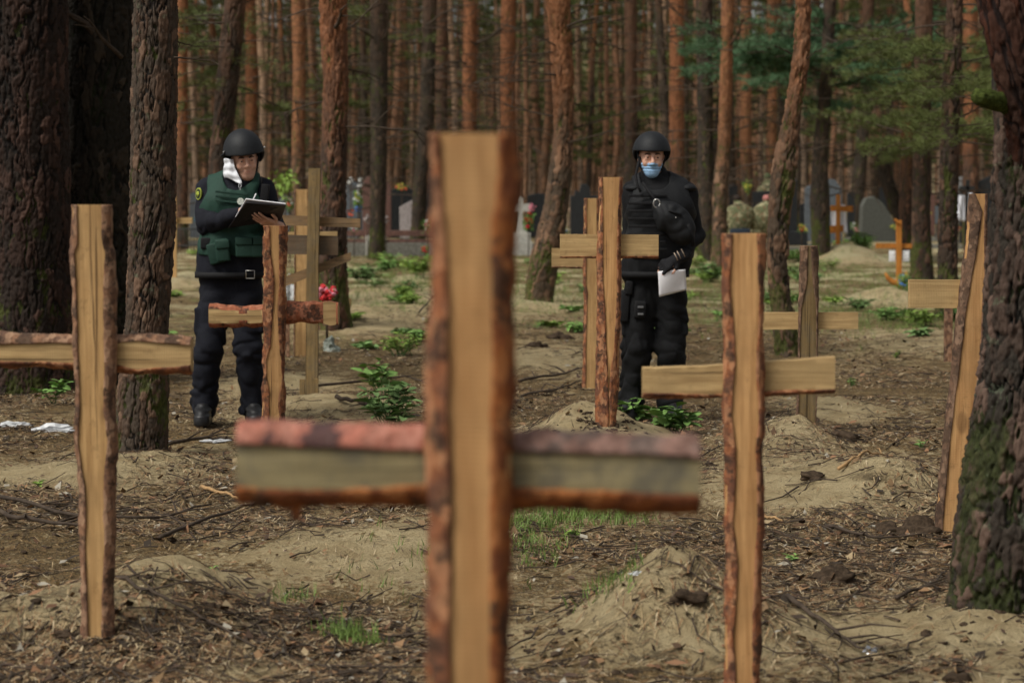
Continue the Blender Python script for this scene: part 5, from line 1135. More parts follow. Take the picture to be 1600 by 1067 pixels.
stele('brown red pointed gravestone behind the straight dark trunk', [(567, 372), (566, 286), (572, 278), (588, 266), (606, 284), (611, 292), (611, 372)], 47, .14, M['brown_stone'])
stele('black rounded gravestone topped with red flowers', arch(611, 646, 290, 372, 8), 50, .12, M['black_granite'])
stele('pinkish grey plain slab leaning before the black stone with red flowers', [(625, 372), (624, 324), (634, 318), (647, 311), (647, 372)], 46, .08, M['pinkgrey'])
stele('dark gravestone behind the bending dark trunk', arch(664, 684, 262, 372, 5), 50, .12, M['black_granite'])
stele('blue grey gravestone left of the brown pointed one, wreathed with flowers', arch(541, 562, 284, 372, 6), 48, .12, M['bluegrey'])
stele('grey gravestone behind the foliage left of the three bar cross', arch(436, 452, 305, 378, 5), 50, .12, M['bluegrey'])
stele('dark teal gravestone beside the white stone cross', arch(824, 862, 302, 372, 4), 52, .14, M['black_granite'])
stele('tall black gravestone with an ornate top, left of the narrow cross', [(891, 385), (891, 306), (897, 306), (899, 296), (905, 300), (908, 288), (916, 287), (922, 294), (923, 306), (934, 306), (934, 385)], 45, .14, M['black_granite'])
stele('black gravestone behind the crouching soldiers', [(1176, 372), (1176, 300), (1202, 298), (1206, 306), (1206, 372)], 52, .14, M['black_granite'])
stele('tall black gravestone just right of the crooked trunk', [(1228, 378), (1229, 284), (1246, 281), (1246, 378)], 48, .14, M['black_granite'])
stele('grey narrow gravestone right of the tall black one', arch(1258, 1274, 290, 378, 6), 52, .14, M['bluegrey'])
stele('blue grey pointed gravestone behind the far orange cross', [(1289, 380), (1288, 290), (1297, 280), (1306, 282), (1315, 296), (1316, 380)], 50, .14, M['bluegrey'])
stele('big rough grey boulder gravestone left of the pinkish trunk', [(1346, 378), (1348, 322), (1354, 310), (1366, 307), (1380, 318), (1392, 336), (1400, 356), (1403, 378)], 47, .45, M['boulder'], False)
stele('low black gravestone in shade at the foot of the tall black one', [(1222, 384), (1222, 362), (1262, 362), (1262, 384)], 46.5, .4, M['black_granite'], False)
stele('dark gravestone with a sloping top behind the leaning slab cross', [(1500, 380), (1500, 296), (1520, 288), (1545, 276), (1560, 276), (1560, 380)], 50, .14, M['black_granite'])
stele('pale grey gravestone behind the black iron cross', arch(1494, 1512, 276, 350, 6), 56, .12, M['grey_stone'])
stele('small grey gravestone between the two brown trunks on the right', arch(1458, 1468, 322, 350, 3), 58, .12, M['bluegrey'])
stele('dark gravestone left of the man in the blue mask, behind the narrow cross', arch(948, 968, 296, 372, 4), 54, .12, M['black_granite'])
stele('dark gravestone far left behind the dark leaning trunk', arch(296, 314, 300, 372, 5), 55, .12, M['bluegrey'])
rr = random.Random(4)
for q in range(46):
    x = rr.uniform(240, 1560); Yq = rr.uniform(50, 74)
    if 300 < x < 440 or 670 < x < 800 or 1350 < x < 1402: continue
    w = rr.uniform(9, 24); tt = rr.uniform(300, 335); kind = rr.random()
    pl = arch(x-w/2, x+w/2, tt, 368, rr.uniform(1, 6)) if kind < .6 else ([(x-w/2, 368), (x-w/2, tt+6), (x, tt-4), (x+w/2, tt+6), (x+w/2, 368)] if kind < .8 else [(x-w*.15, 368), (x-w*.15, tt+14), (x-w*.5, tt+14), (x-w*.5, tt+8), (x-w*.15, tt+8), (x-w*.15, tt), (x+w*.15, tt), (x+w*.15, tt+8), (x+w*.5, tt+8), (x+w*.5, tt+14), (x+w*.15, tt+14), (x+w*.15, 368)])
    mm = rr.choice(['black_granite', 'black_granite', 'bluegrey', 'brown_stone', 'grey_stone', 'concrete'])
    stele('weathered '+('rounded' if kind < .6 else 'pointed' if kind < .8 else 'cross shaped')+' '+{'black_granite': 'black', 'bluegrey': 'blue grey', 'brown_stone': 'brown', 'grey_stone': 'grey', 'concrete': 'drab'}[mm]+' gravestone far back '+region(x), pl, Yq, .12, M[mm], group='crowded gravestones far back')
for (x, Y, w, t_) in ((385, 60, 12, 306), (458, 58, 12, 300), (505, 57, 14, 300), (708, 55, 18, 290), (748, 58, 16, 296), (790, 60, 12, 300), (874, 62, 12, 296), (1104, 57, 14, 292), (1146, 60, 14, 288), (1330, 58, 12, 300), (1380, 62, 12, 292), (1470, 64, 12, 304), (250, 58, 14, 300)):
    stele('small dark gravestone far back, '+region(x), arch(x-w/2, x+w/2, t_, 370, 3), Y, .12, M['black_granite'] if rr.random() < .6 else M['bluegrey'], group='small gravestones far back')
# white stone cross on a stepped base
Y = 46; r = thing('stone_cross', 'white stone cross on a stepped white base with red and pink flowers beside it', 'cross', at(813, 395, Y))
poly = [(803, 372), (807, 352), (810, 336), (809, 330), (799, 331), (795, 324), (799, 318), (808, 319), (808, 311), (812, 307), (817, 311), (817, 319), (827, 318), (830, 324), (827, 331), (817, 330), (816, 336), (820, 352), (826, 372)]
P = [at(x, y, Y)-r.location for x, y in poly]; n = len(P); V = [tuple(p) for p in P]+[tuple(p+Vector((0, .14, 0))) for p in P]; F = [tuple(range(n)), tuple(range(n, 2*n))[::-1]]+[(i, i+n, (i+1) % n+n, (i+1) % n) for i in range(n)]
mesh_obj('cross', V, F, M['white_stone'], r, smooth=False)
for x0, x1, y0, y1, d in ((799, 829, 364, 378, .3), (796, 832, 378, 404, .5)):
    mb = MB(); a = at(x0, y0, Y); b = at(x1, y1, Y); mb.box(((a.x+b.x)/2, Y+.07, (a.z+b.z)/2), (b.x-a.x, d, a.z-b.z), None, .015); mb.build('base_step', M['white_stone'], r, False)
# grave kerb with low red brown rail
r = thing('grave_kerb', 'low red brown rail and grey kerb with white posts behind two dark trunks', 'kerb', at(615, 395, 44.5))
for (x0, x1, y0, y1, m, nm, d) in ((524, 710, 360, 369, M['brown_stone'], 'rail', .12), (524, 710, 374, 379, M['brown_stone'], 'rail', .1), (520, 712, 379, 400, M['concrete'], 'kerb', .2), (572, 578, 368, 400, M['white_stone'], 'post', .13), (598, 604, 368, 400, M['white_stone'], 'post', .13)):
    mb = MB(); a = at(x0, y0, 44.5); b = at(x1, y1, 44.5); mb.box(((a.x+b.x)/2, 44.5+(0 if nm == 'kerb' else -.02)-(.03 if nm == 'post' else 0), (a.z+b.z)/2), (b.x-a.x, d, a.z-b.z), None, .01); mb.build(nm, m, r, False)
# dark fence at the left
r = thing('grave_fence', 'dark green low grave fence behind the scaly brown trunk', 'fence', at(300, 396, 46))
for k in range(16):
    mb = MB(); a = at(268+k*5, 356, 46); mb.tube([(a.x, 46, .0), (a.x, 46, a.z)], .012, 5); mb.build('bar', M['iron'], r)
for y in (358, 384):
    mb = MB(); a = at(266, y, 46); b = at(346, y, 46); mb.tube([tuple(a), tuple(b)], .018, 5); mb.build('rail', M['iron'], r)
def bouquet(label, px, py, Y, w, h, mats, n=22, leaf=True, stem=True, cat='flowers', group='flowers laid at the graves', name='flower_bouquet'):
    c = at(px, py, Y); k = Y/FP; r = thing(name, label, cat, (c.x, Y, c.z), group); rng = random.Random(int(px*7+py))
    for m in mats:
        mb = MB()
        for i in range(n//len(mats)):
            a = rng.uniform(0, 6.28); q = math.sqrt(rng.random()); s = rng.uniform(.13, .22)*min(w, h)*k
            mb.blob((c.x+math.cos(a)*q*w*k*.42, Y+rng.uniform(-.08, .08), c.z+math.sin(a)*q*h*k*.42), (s, s*.8, s*.75), 1, .35, i)
        mb.build('blooms', m, r, False)
    if leaf:
        C = np.array([[c.x+rng.uniform(-.5, .5)*w*k, Y+rng.uniform(-.06, .1), c.z+rng.uniform(-.55, .3)*h*k] for i in range(40)]); V, F = tuft_geo(C, np.tile([0, -.3, .6], (40, 1)), 3, .30*h*k, .09*h*k, np.random.default_rng(int(px)))
        adopt(r, mesh_obj('leaves', V, F, M['leaf'], smooth=False))
    if stem:
        z = gz1(c.x, Y)
        if c.z-z > .1: mb = MB(); mb.tube([(c.x, Y+.02, z), (c.x, Y+.02, c.z)], .012, 6); mb.build('stem', M['twig'], r)
    return r
bouquet('red artificial flowers leaning on the crooked pine foot, right of the three bar cross', 510, 457, 18.6, 34, 26, [M['red_fl'], M['red_fl'], M['pink_fl']], 54)
bouquet('red and coral flowers on top of the black rounded gravestone', 628, 292, 49.6, 20, 12, [M['orange_fl'], M['yel_fl']], 24, True)
bouquet('red flowers beside the white stone cross', 826, 345, 44.8, 14, 30, [M['red_fl']], 26)
bouquet('pink flowers above the red ones beside the white stone cross', 832, 324, 45.0, 14, 14, [M['pink_fl']], 14, False, False)
bouquet('blue flower ball at the wreathed gravestone', 560, 326, 46.4, 13, 12, [M['blue_fl']], 14, False)
bouquet('white flowers hung on the wreathed gravestone', 563, 287, 46.6, 10, 20, [M['white_fl']], 14, False)
bouquet('pale yellow flowers between the wreathed gravestone and the brown one', 559, 308, 46.3, 12, 26, [M['yel_fl'], M['white_fl']], 18)
bouquet('white flowers left of the wreathed gravestone', 548, 283, 47, 10, 16, [M['white_fl']], 12, False)
bouquet('red and white flowers lying on the low rail right of the three bar cross', 533, 355, 44.0, 18, 9, [M['red_fl'], M['red_fl']], 14)
bouquet('white flowers lying on the low rail beside the red ones', 553, 358, 43.9, 12, 7, [M['white_fl'], M['pink_fl']], 10)
bouquet('white lily shaped flowers at the left foot of the brown pointed gravestone', 574, 342, 44.0, 12, 16, [M['pinkgrey']], 14, False)
bouquet('white lily shaped flowers at the right foot of the brown pointed gravestone', 602, 342, 44.0, 12, 16, [M['pinkgrey']], 14, False)
bouquet('white and pink flowers behind the bending dark trunk', 669, 352, 44.1, 12, 20, [M['white_fl'], M['pink_fl']], 14)
bouquet('small red flowers at the foot of the bending dark trunk', 664, 390, 43.0, 12, 14, [M['red_fl']], 12)
bouquet('coral flowers below the tall black gravestone', 1253, 356, 44.5, 12, 14, [M['orange_fl'], M['yel_fl']], 14)
bouquet('pale green flowers above the head of the crouching soldier', 1167, 291, 50, 13, 20, [M['yel_fl'], M['leaf2']], 20)
bouquet('white flowers left of the three bar cross behind the man in the vest', 452, 318, 40, 12, 22, [M['white_fl'], M['orange_fl']], 18)
bouquet('blue and green wreath at the foot of the small orange cross', 1411, 438, 28.3, 14, 22, [M['blue_fl'], M['leaf3']], 20)
bouquet('small flowers below the black iron cross', 1497, 358, 49, 12, 10, [M['pink_fl'], M['red_fl']], 10)
bouquet('white flowers above the black iron cross', 1516, 282, 51, 16, 12, [M['white_fl']], 12)
# black iron cross with white towels
r = thing('iron_cross', 'black iron cross draped with a white embroidered cloth, far right', 'cross', at(1511, 380, 49))
mb = MB(); mb.box((at(1511, 330, 49).x, 49, .8), (.09, .05, 2.0*.95), None, .008); mb.build('upright', M['iron'], r, False)
mb = MB(); a = at(1511, 294, 49); mb.box((a.x, 49, a.z), (.38, .05, .09), None, .008); mb.build('arm', M['iron'], r, False)
def cloth(label, quad, Y, mat):
    c = at(sum(q[0] for q in quad)/4, sum(q[1] for q in quad)/4, Y); r = thing('white_cloth', label, 'cloth', c); V = []; n = 10
    q4 = [np.array(at(x, y, Y)) for x, y in quad]
    for i in range(n+1):
        for j in range(n+1):
            u, v = i/n, j/n; V.append(q4[0]*(1-u)*(1-v)+q4[1]*u*(1-v)+q4[2]*u*v+q4[3]*(1-u)*v+np.array([0, .04*math.sin(u*9+v), 0])-np.array(c))
    o = mesh_obj('drape', V, [(i*(n+1)+j, i*(n+1)+j+1, (i+1)*(n+1)+j+1, (i+1)*(n+1)+j) for i in range(n) for j in range(n)], mat, r); s = o.modifiers.new('s', 'SOLIDIFY'); s.thickness = .01; return r
M['linen'] = simple('white_linen', (.66, .67, .72), .85, .2, .08); M['plastic'] = simple('white_plastic', (.50, .51, .52), .4, .5, .1)
cloth('white embroidered cloth hanging on the left of the black iron cross', [(1497, 303), (1507, 304), (1507, 346), (1491, 344)], 48.8, M['linen'])
cloth('white embroidered cloth hanging on the right of the black iron cross', [(1514, 302), (1520, 302), (1521, 340), (1514, 342)], 48.8, M['linen'])
cloth('white cloth hanging behind the far orange cross on the sand heap', [(1298, 322), (1320, 320), (1324, 366), (1300, 352)], 40.8, M['linen'])
# ------------------------------------------------------------------ plants
def leaf_geo(C, D, L, Wd, rng, fold=.25):
    """ovate leaves: 7 verts, 6 tris"""
    k = len(C); D = D/np.linalg.norm(D, axis=1)[:, None]; up = np.tile([0, 0, 1.], (k, 1))+rng.normal(0, .35, (k, 3)); S = np.cross(D, up); S /= np.linalg.norm(S, axis=1)[:, None]; N = np.cross(S, D)
    L = (L*rng.uniform(.6, 1.25, (k, 1))); Wd = Wd/1.0*L
    pts = [C, C+D*L*.3-S*Wd*.45+N*L*fold*.3, C+D*L*.3+S*Wd*.45+N*L*fold*.3, C+D*L*.35, C+D*L*.7-S*Wd*.36+N*L*fold*.15-N*L*.05, C+D*L*.7+S*Wd*.36+N*L*fold*.15-N*L*.05, C+D*L*1.0-N*L*.14]
    V = np.stack(pts, 1).reshape(-1, 3); t = np.array([(0, 3, 1), (0, 2, 3), (1, 3, 4), (3, 2, 5), (3, 6, 4), (3, 5, 6)]); F = (np.arange(k)[:, None, None]*7+t[None]).reshape(-1, 3); return V, F
def sapling(label, px, py, wpx, hpx, n_st, n_lf, L, mat, seed, name='leafy_plant', group=None, cat='plant', Wd=.55):
    g = gnd(px, py, .02); Y = g.y; k = Y/FP; z = gz1(g.x, Y); r = thing(name, label, cat, (g.x, Y, z), group); rng = np.random.default_rng(seed); C = []; D = []; mb = MB()
    for s in range(n_st):
        a = rng.uniform(0, 6.28); rad = rng.uniform(.1, 1)**.7; b = np.array([g.x+rng.normal(0, .15)*wpx*k*.5, Y+rng.normal(0, .08)*wpx*k, z-.01]); tip = np.array([g.x+math.cos(a)*rad*wpx*k*.5, Y+math.sin(a)*rad*wpx*k*.4, z+hpx*k*rng.uniform(.5, 1.0)*(1.1-.4*rad)])
        mid = (b+tip)/2+np.array([0, 0, hpx*k*.12]); mb.tube([tuple(b), tuple(mid), tuple(tip)], [.004, .003, .0015], 5, False)
        for j in range(n_lf):
            t = .3+.7*(j+.5)/n_lf; p = b*(1-t)**2+2*mid*t*(1-t)+tip*t*t; an = j*2.3+s; C.append(p); D.append([math.cos(an), math.sin(an), rng.uniform(-.15, .5)])
    V, F = leaf_geo(np.array(C), np.array(D), L, Wd, rng); adopt(r, mesh_obj('leaves', V, F, mat)); mb.build('stems', M['leaf3'], r); return r
sapling('small bright green sapling at the foot of the massive left trunk', 86, 632, 62, 54, 3, 13, .085, M['leaf'], 1)
sapling('spreading leafy plant left of the big foreground cross, largest of the plants', 612, 662, 124, 78, 20, 7, .10, M['leaf3'], 2)
sapling('taller leafy stem behind the largest plant', 592, 622, 90, 70, 7, 8, .10, M['leaf'], 12)
sapling('fresh green low bush left of the big foreground cross, well behind the largest plant', 628, 552, 76, 44, 20, 16, .055, M['leaf2'], 3, Wd=.35)
sapling('leafy plant at the feet of the man in the blue mask, right one', 1058, 680, 70, 50, 12, 7, .10, M['leaf'], 4)
sapling('leafy plant hiding the left boot of the man in the blue mask', 992, 656, 60, 46, 10, 7, .10, M['leaf'], 5)
GV = 'green undergrowth patches among the graves'
for i, (px, py, w, h) in enumerate(((655, 432, 60, 34), (690, 420, 50, 30), (568, 440, 60, 28), (520, 432, 40, 20), (600, 424, 40, 18), (1352, 392, 50, 24), (1440, 505, 70, 26), (1388, 500, 70, 22), (1110, 440, 50, 32), (1090, 400, 40, 30), (1345, 410, 40, 20), (1490, 500, 40, 24), (860, 440, 40, 18), (1240, 412, 60, 22), (1260, 440, 40, 16), (640, 480, 40, 16), (430, 290, 30, 30), (1020, 540, 20, 34))):
    if i == 16: continue
    sapling('low patch of green undergrowth on the pale ground behind the crosses', px, py, w*1.2, h*1.15, 18, 14, .13 if py < 460 else .08, [M['leaf2'], M['leaf'], M['leaf3']][i % 3], 40+i, 'undergrowth', GV, Wd=.35)
r = thing('young_bush', 'bright yellow green bush above the shoulder of the man in the vest', 'bush', at(445, 330, 40)); C = np.array([at(445+rb.gauss(0, 9), 285+rb.gauss(0, 9), 40+rb.gauss(0, .2)) for i in range(160)]); V, F = leaf_geo(C, np.random.default_rng(2).normal(0, 1, (160, 3)), .12, .5, np.random.default_rng(3)); adopt(r, mesh_obj('leaves', V, F, M['leaf2'])); mb = MB(); mb.tube([(at(445, 300, 40).x, 40, 0), tuple(at(445, 285, 40))], .02, 6); mb.build('stem', M['twig'], r)
def grass(label, spots, seed, mat, L=.10, name='grass'):
    rng = np.random.default_rng(seed); C = []
    for (px, py, w, d, n) in spots:
        g = gnd(px, py); x = g.x+rng.normal(0, w, n); y = g.y+rng.normal(0, d, n); C.append(np.stack([x, y, gz(x, y)], -1))
    C = np.concatenate(C); V, F = tuft_geo(C, np.tile([0, 0, 1.], (len(C), 1)), 5, L, .005, rng, .7); tag(mesh_obj(name, V, F, mat, smooth=False), label, 'grass', None, 'stuff')
M['grassm'] = simple('fresh_grass', (.13, .20, .045), .6, .3, .4, 8, 0)
grass('thin fresh grass on the ground below the big foreground crossbar', [(850, 830, .10, .22, 120), (900, 815, .12, .2, 90), (960, 815, .10, .1, 60), (830, 870, .08, .15, 60), (560, 1015, .04, .04, 50), (530, 1005, .03, .05, 30), (700, 890, .2, .3, 40), (960, 990, .05, .05, 30), (450, 945, .05, .05, 20)], 5, M['grassm'], .055)
grass('sparse pale grass over the distant sandy ground', [(500+k*55, 400+(k*37) % 90, 1.2, 2.2, 260) for k in range(19)]+[(1400, 500, 1.0, 1.5, 500), (620, 430, 1.5, 2, 500), (1240, 430, 1, 2, 300), (330, 430, 1, 2, 200)], 6, M['grassm'], .09)
# ------------------------------------------------------------------ litter on the ground (uncountable)
def litter_mat(name, cols, rough=.85):
    t = NT(name); a = t.attr('tone'); r = t.n('ShaderNodeValToRGB'); t.l(a, r.inputs[0]); r.color_ramp.interpolation = 'CONSTANT'
    el = r.color_ramp.elements; el[0].color = (*cols[0], 1); el[1].position = 1/len(cols); el[1].color = (*cols[1], 1)
    for i in range(2, len(cols)): e = el.new(i/len(cols)); e.color = (*cols[i], 1)
    return t.fin(r.outputs[0], rough, .2)
M['litter'] = litter_mat('needle_litter', [(.26, .15, .07), (.45, .33, .18), (.08, .055, .033), (.55, .44, .28), (.035, .026, .02), (.24, .13, .065), (.045, .033, .024)])
M['flake'] = litter_mat('bark_flakes', [(.13, .07, .04), (.26, .155, .08), (.08, .05, .035), (.32, .24, .14), (.05, .035, .025), (.20, .13, .07), (.07, .045, .03), (.24, .13, .07), (.10, .06, .035), (.33, .30, .24), (.16, .10, .05), (.04, .03, .022)])
M['clod'] = simple('dark_humus_clod', (.055, .038, .025), .95, .1, .4, 40, .8, .01)
def gpts(n, rng, y0=5.4, y1=24, bias=1.0):
    u = rng.random(n); y = 1/(1/y0+(1/y1-1/y0)*u); x = rng.uniform(-1, 1, n)*(y*.29+.4); return x, y
def keep(x, y, rng, p_sand):
    _, s = mfac(x, y); c = n2(x, y, 1.4, 4, 7.7); pr = np.clip(.5+1.5*c, .06, 1)*(1-s*(1-p_sand)); return rng.random(len(x)) < pr
rng = np.random.default_rng(77)
x, y = gpts(430000, rng, 5.4, 36); m = keep(x, y, rng, .16); x, y = x[m], y[m]; k = len(x); an = rng.uniform(0, 6.28, k); L = rng.uniform(.04, .105, k); dx, dy = np.cos(an)*L, np.sin(an)*L
w = np.maximum(.0018, y*.00022); sx, sy = -np.sin(an)*w, np.cos(an)*w; z0 = gz(x, y)+rng.uniform(.001, .016, k); z1 = gz(x+dx, y+dy)+rng.uniform(.001, .016, k)
V = np.stack([np.stack([x-sx, y-sy, z0], -1), np.stack([x+sx, y+sy, z0], -1), np.stack([x+dx, y+dy, z1], -1)], 1).reshape(-1, 3)
tag(mesh_obj('pine_needle_litter', V, np.arange(3*k).reshape(-1, 3), M['litter'], smooth=False, attrs={'tone': np.repeat(rng.random(k), 3)}), 'brown fallen pine needles over the sandy ground', 'litter', None, 'stuff')
x, y = gpts(64000, rng, 5.4, 34); m = keep(x, y, rng, .12); x, y = x[m], y[m]; k = len(x); a = rng.normal(0, 1, (k, 3)); a[:, 2] *= .3; a /= np.linalg.norm(a, axis=1)[:, None]; b = np.cross(a, [0, 0, 1.]); b /= np.linalg.norm(b, axis=1)[:, None]
s = rng.uniform(.005, .020, (k, 1))*rng.choice([1, 1, 1, 1.8], (k, 1)); c = np.stack([x, y, gz(x, y)+.006], -1); up = np.array([0, 0, 1.])
V = np.stack([c-a*s, c-b*s*.5+up*s*.35, c+a*s*1.1+up*s*.3, c+b*s*.55+up*s*.1], 1).reshape(-1, 3)
tag(mesh_obj('bark_flake_litter', V, np.arange(4*k).reshape(-1, 4), M['flake'], smooth=False, attrs={'tone': np.repeat(rng.random(k), 4)}), 'small bark flakes and dry leaves scattered on the ground', 'litter', None, 'stuff')
mb = MB(); x, y = gpts(11000, rng, 5.4, 32); m = keep(x, y, rng, .22); x, y = x[m], y[m]; rr = random.Random(8)
for xi, yi in zip(x, y):
    L = rr.uniform(.05, .34)*(1 if rr.random() < .85 else 2); a = rr.uniform(0, 6.28); n = 4; pts = []; cx, cy = xi, yi
    for i in range(n): pts.append((cx, cy)); a += rr.uniform(-.35, .35); cx += math.cos(a)*L/n; cy += math.sin(a)*L/n
    pts = np.array(pts); zz = gz(pts[:, 0], pts[:, 1]); r0 = rr.uniform(.0015, .005); mb.tube([(p[0], p[1], z+r0+rr.uniform(0, .018)) for p, z in zip(pts, zz)], [r0*(1-.6*i/n) for i in range(n)], 4, False)
tag(mb.build('twig_litter', M['twig']), 'thin dead twigs lying all over the ground', 'litter', None, 'stuff')
def clods():
    bm = bmesh.new(); bmesh.ops.create_icosphere(bm, subdivisions=2, radius=1); P = np.array([v.co[:] for v in bm.verts]); F0 = np.array([[v.index for v in f.verts] for f in bm.faces]); bm.free()
    x, y = gpts(2300, rng, 5.4, 22); c = n2(x, y, 1.1, 3, 3.3); m = c > .05; x, y = x[m], y[m]; k = len(x); Z = gz(x, y); V = []; F = []
    for i in range(k):
        s = rng.uniform(.004, .016)*(2.0 if rng.random() < .06 else 1); q = P*(1+.65*fbm(P*2.3+i*1.7, 3))[:, None]*np.array([1.2, 1, .62])*s; V.append(q+[x[i], y[i], Z[i]-s*.05]); F.append(F0+i*len(P))
    for (px, Yp, zz) in ((150, 6.06, 0), (1162, 5.5, 0), (426, 11.6, 0), (488, 14, 0), (950, 11.2, 0), (923, 14.6, 0), (1262, 11.75, 0), (1490, 8.3, 0), (1560, 6.75, 0)):
        cx = (px-800)/FP*Yp
        for i in range(70):
            a = rng.uniform(0, 6.28); q_ = .05+abs(rng.normal(0, .10)); X, Yy = cx+q_*math.cos(a), Yp+q_*math.sin(a); s = rng.uniform(.004, .013); V.append(P*(1+.6*fbm(P*2.3+i*2.7+px, 3))[:, None]*np.array([1.2, 1, .7])*s+[X, Yy, gz1(X, Yy)+s*.2]); F.append(F0+(len(V)-1)*len(P))
    tag(mesh_obj('humus_clods', np.concatenate(V), np.concatenate(F), M['clod']), 'dark crumbs of humus and cones scattered on the sand', 'litter', None, 'stuff')
clods()
GB = 'fallen branches on the ground'
def fallen(label, pts, r0, seed, mat=None, sub=4):
    rnd = random.Random(seed); w = [];
    for (px, py) in pts: g = gnd(px, py); w.append((g.x, g.y, gz1(g.x, g.y)+r0*1.2+.01))
    W_ = np.array(w); t = np.linspace(0, len(w)-1, 12); q = np.stack([np.interp(t, np.arange(len(w)), W_[:, i]) for i in range(3)], -1); q[:, 2] = np.maximum(q[:, 2], gz(q[:, 0], q[:, 1])+r0*.6)+[rnd.uniform(0, .015) for _ in range(12)]
    r = thing('fallen_branch', label, 'branch', tuple(q[0]), GB); mb = MB(); mb.tube([tuple(v) for v in q], [r0*(1-.65*i/12) for i in range(12)], 8); mb.build('stem', mat or M['twig'], r)
    for k in range(sub):
        i = rnd.randint(2, 9); a = math.atan2(q[i+1][1]-q[i][1], q[i+1][0]-q[i][0])+rnd.choice((-1, 1))*rnd.uniform(.4, 1); L = rnd.uniform(.12, .35); e = q[i]+np.array([math.cos(a)*L, math.sin(a)*L, rnd.uniform(.0, .06)]); e[2] = max(e[2], gz1(e[0], e[1])+.01)
        mb = MB(); mb.tube([tuple(q[i]), tuple((q[i]+e)/2+np.array([0, 0, .015])), tuple(e)], [r0*.5, r0*.35, r0*.15], 5, False); mb.build('twig', mat or M['twig'], r)
M['tanstick'] = simple('peeled_stick', (.36, .22, .10), .8)
for a in ((('long dark branch left of the big crossbar, near the left cross'), [(0, 790), (110, 822), (230, 828), (330, 800)], .010, 1), ('dark branch across the ground under the left arm of the left cross', [(-10, 818), (60, 836), (150, 842)], .012, 2),
          ('forked dark branch between the left cross and the big crossbar', [(250, 852), (360, 806), (430, 790)], .009, 3), ('peeled tan stick lying before the big crossbar', [(315, 768), (352, 782), (372, 790)], .010, 4, M['tanstick'], 1),
          ('mossy stick behind the big crossbar near the small log cross', [(265, 700), (330, 690), (365, 694)], .012, 5), ('dark twig by the fresh grass at the bottom', [(500, 985), (600, 1000), (664, 990)], .006, 6),
          ('thin rusty branch running from the left cross foot to the lower right', [(165, 975), (260, 1002), (400, 1040)], .008, 7), ('dark stick right of the man in the blue mask', [(1100, 620), (1170, 612), (1215, 590)], .010, 8),
          ('tan stick on the slope below the short cross', [(1310, 775), (1350, 757), (1392, 742)], .009, 9, M['tanstick'], 1), ('long thin branch on the sand left of the mossy right trunk', [(1230, 968), (1300, 1000), (1350, 1030)], .010, 10),
          ('dead branch in the sandy hollow before the right trunk', [(1400, 950), (1460, 930), (1478, 910)], .007, 11), ('peeled stick right of the tall wavy cross', [(1186, 815), (1205, 820), (1222, 826)], .009, 12, M['tanstick'], 0),
          ('dark branch behind the left arm of the centre cross', [(810, 600), (880, 590), (925, 575)], .012, 13), ('twisted branch under the bark edged board cross', [(815, 625), (870, 618), (915, 600)], .010, 14), ('mossy stick near the three bar cross foot', [(525, 645), (570, 648), (590, 655)], .016, 15),
          ('dark branch lying behind the largest plant', [(480, 608), (560, 600), (640, 590), (680, 610)], .012, 16), ('dead stick upright-leaning by the dug sand mound', [(655, 498), (675, 480), (690, 470)], .012, 17), ('dark branch at the lower right beside the right trunk', [(1290, 830), (1370, 850), (1440, 846)], .008, 18)):
    fallen(*a)
def crumple(label, px, py, s, mat, seed, name='plastic_litter', flat=.35, cat='litter'):
    g = gnd(px, py); z = gz1(g.x, g.y); r = thing(name, label, cat, (g.x, g.y, z)); mb = MB(); mb.blob((g.x, g.y, z+s*flat*.4), (s, s*.7, s*flat), 3, .7, seed); mb.build('sheet', mat, r, False)
M['foil'] = simple('silver_foil', (.7, .72, .75), .2, .6, .1, 40, .6, Metallic=.9)
crumple('crumpled white plastic sheet at the far left near the massive trunk', 26, 671, .075, M['plastic'], 1, flat=.3); crumple('long white plastic sheet between the left edge and the left cross', 84, 676, .10, M['plastic'], 2, flat=.25); crumple('white scrap at the foot of the scaly brown trunk', 268, 690, .06, M['plastic'], 3, flat=.15); crumple('white scrap by the boots of the man in the vest', 335, 688, .07, M['plastic'], 4, flat=.15)
crumple('crumpled silver foil on the sand at the lower right', 1360, 1020, .022, M['foil'], 5, 'foil_scrap', .5); crumple('blue grey scrap half buried at the lower centre', 1000, 992, .03, M['plastic'], 6, 'foil_scrap', .12)
M['clear'] = simple('cloudy_plastic_bag', (.16, .18, .15), .3, .5, .3, 10, .8, .02); crumple('cloudy plastic bag at the foot of the three bar cross', 516, 552, .075, M['clear'], 7, 'plastic_bag', 1.0, 'bag')
crumple('white plastic bag hanging behind the pale board cross', 452, 470, .10, M['plastic'], 8, 'plastic_bag', 1.8, 'bag')
GD = 'dark clods of earth on the sand'
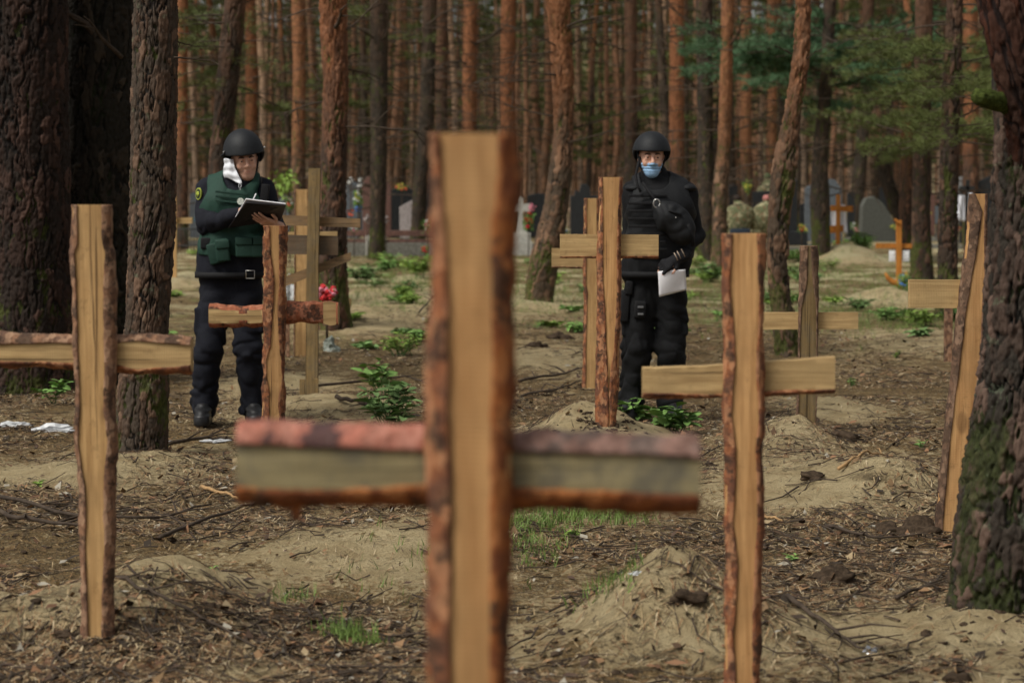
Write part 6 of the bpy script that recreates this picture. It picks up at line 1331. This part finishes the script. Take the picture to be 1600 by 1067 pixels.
for i, (lab, px, py, s) in enumerate((('large dark clod of earth in the sandy hollow left of the right trunk', 1306, 915, .085), ('flat dark turf lump on the mound behind the tall wavy cross', 1035, 965, .06), ('dark clod at the foot of the tall wavy cross', 1075, 1012, .055), ('dark turf lump by the leaning slab cross foot', 1445, 835, .10), ('dark clod left of the leaning slab cross', 1390, 832, .07), ('dark lump of earth behind the left arm of the narrow cross', 873, 530, .11), ('low dark lump in front of the mossy footed pine', 838, 545, .10), ('dark turf crest on the slope below the short cross', 1318, 702, .08), ('small dark clod on the slope above the hollow', 1270, 775, .06), ('dark cone shaped lump on the sand below the left cross', 105, 1030, .03))):
    g = gnd(px, py); z = gz1(g.x, g.y); r = thing('earth_clod', lab, 'clod', (g.x, g.y, z), GD); mb = MB(); mb.blob((g.x, g.y, z+s*.15), (s, s*.8, s*.42), 3, .55, i+3); mb.build('lump', M['clod'], r)

for q in range(26):
    x = rr.uniform(250, 1560)
    if 305 < x < 430 or 670 < x < 800: continue
    bouquet('small artificial flowers far back '+region(x), x, rr.uniform(325, 362), rr.uniform(46, 58), rr.uniform(7, 14), rr.uniform(7, 12), [M[rr.choice(['red_fl', 'pink_fl', 'white_fl', 'orange_fl', 'yel_fl', 'blue_fl', 'white_fl'])]], 10, rr.random() < .5, False, group='small artificial flowers far back')
for q in range(60):
    px, py = rr.uniform(250, 1470), rr.uniform(385, 545)
    if 700 < px < 800: continue
    sapling('small tuft of wild plants on pale ground '+region(px), px, py, rr.uniform(24, 70), rr.uniform(10, 24), 9, 9, .10, M[rr.choice(['leaf', 'leaf2', 'leaf3'])], 200+q, 'undergrowth', 'small wild plants on the sandy ground', Wd=.35)
for i, (px, py) in enumerate(((300, 560), (460, 690), (640, 540), (760, 520), (840, 510), (1120, 500), (1180, 540), (1400, 560), (1440, 700), (60, 760), (330, 900), (890, 840), (1240, 880), (560, 470), (1330, 600))):
    sapling(('tiny green seedling in the %s litter, %s' % ('near' if py > 650 else 'far', 'left of the big cross' if px < 700 else 'right of the big cross' if px < 1140 else 'right of the wavy edged cross')), px, py, 22, 16, 4, 6, .035, M[['leaf', 'leaf2'][i % 2]], 300+i, 'seedling', 'tiny seedlings in the litter', Wd=.4)
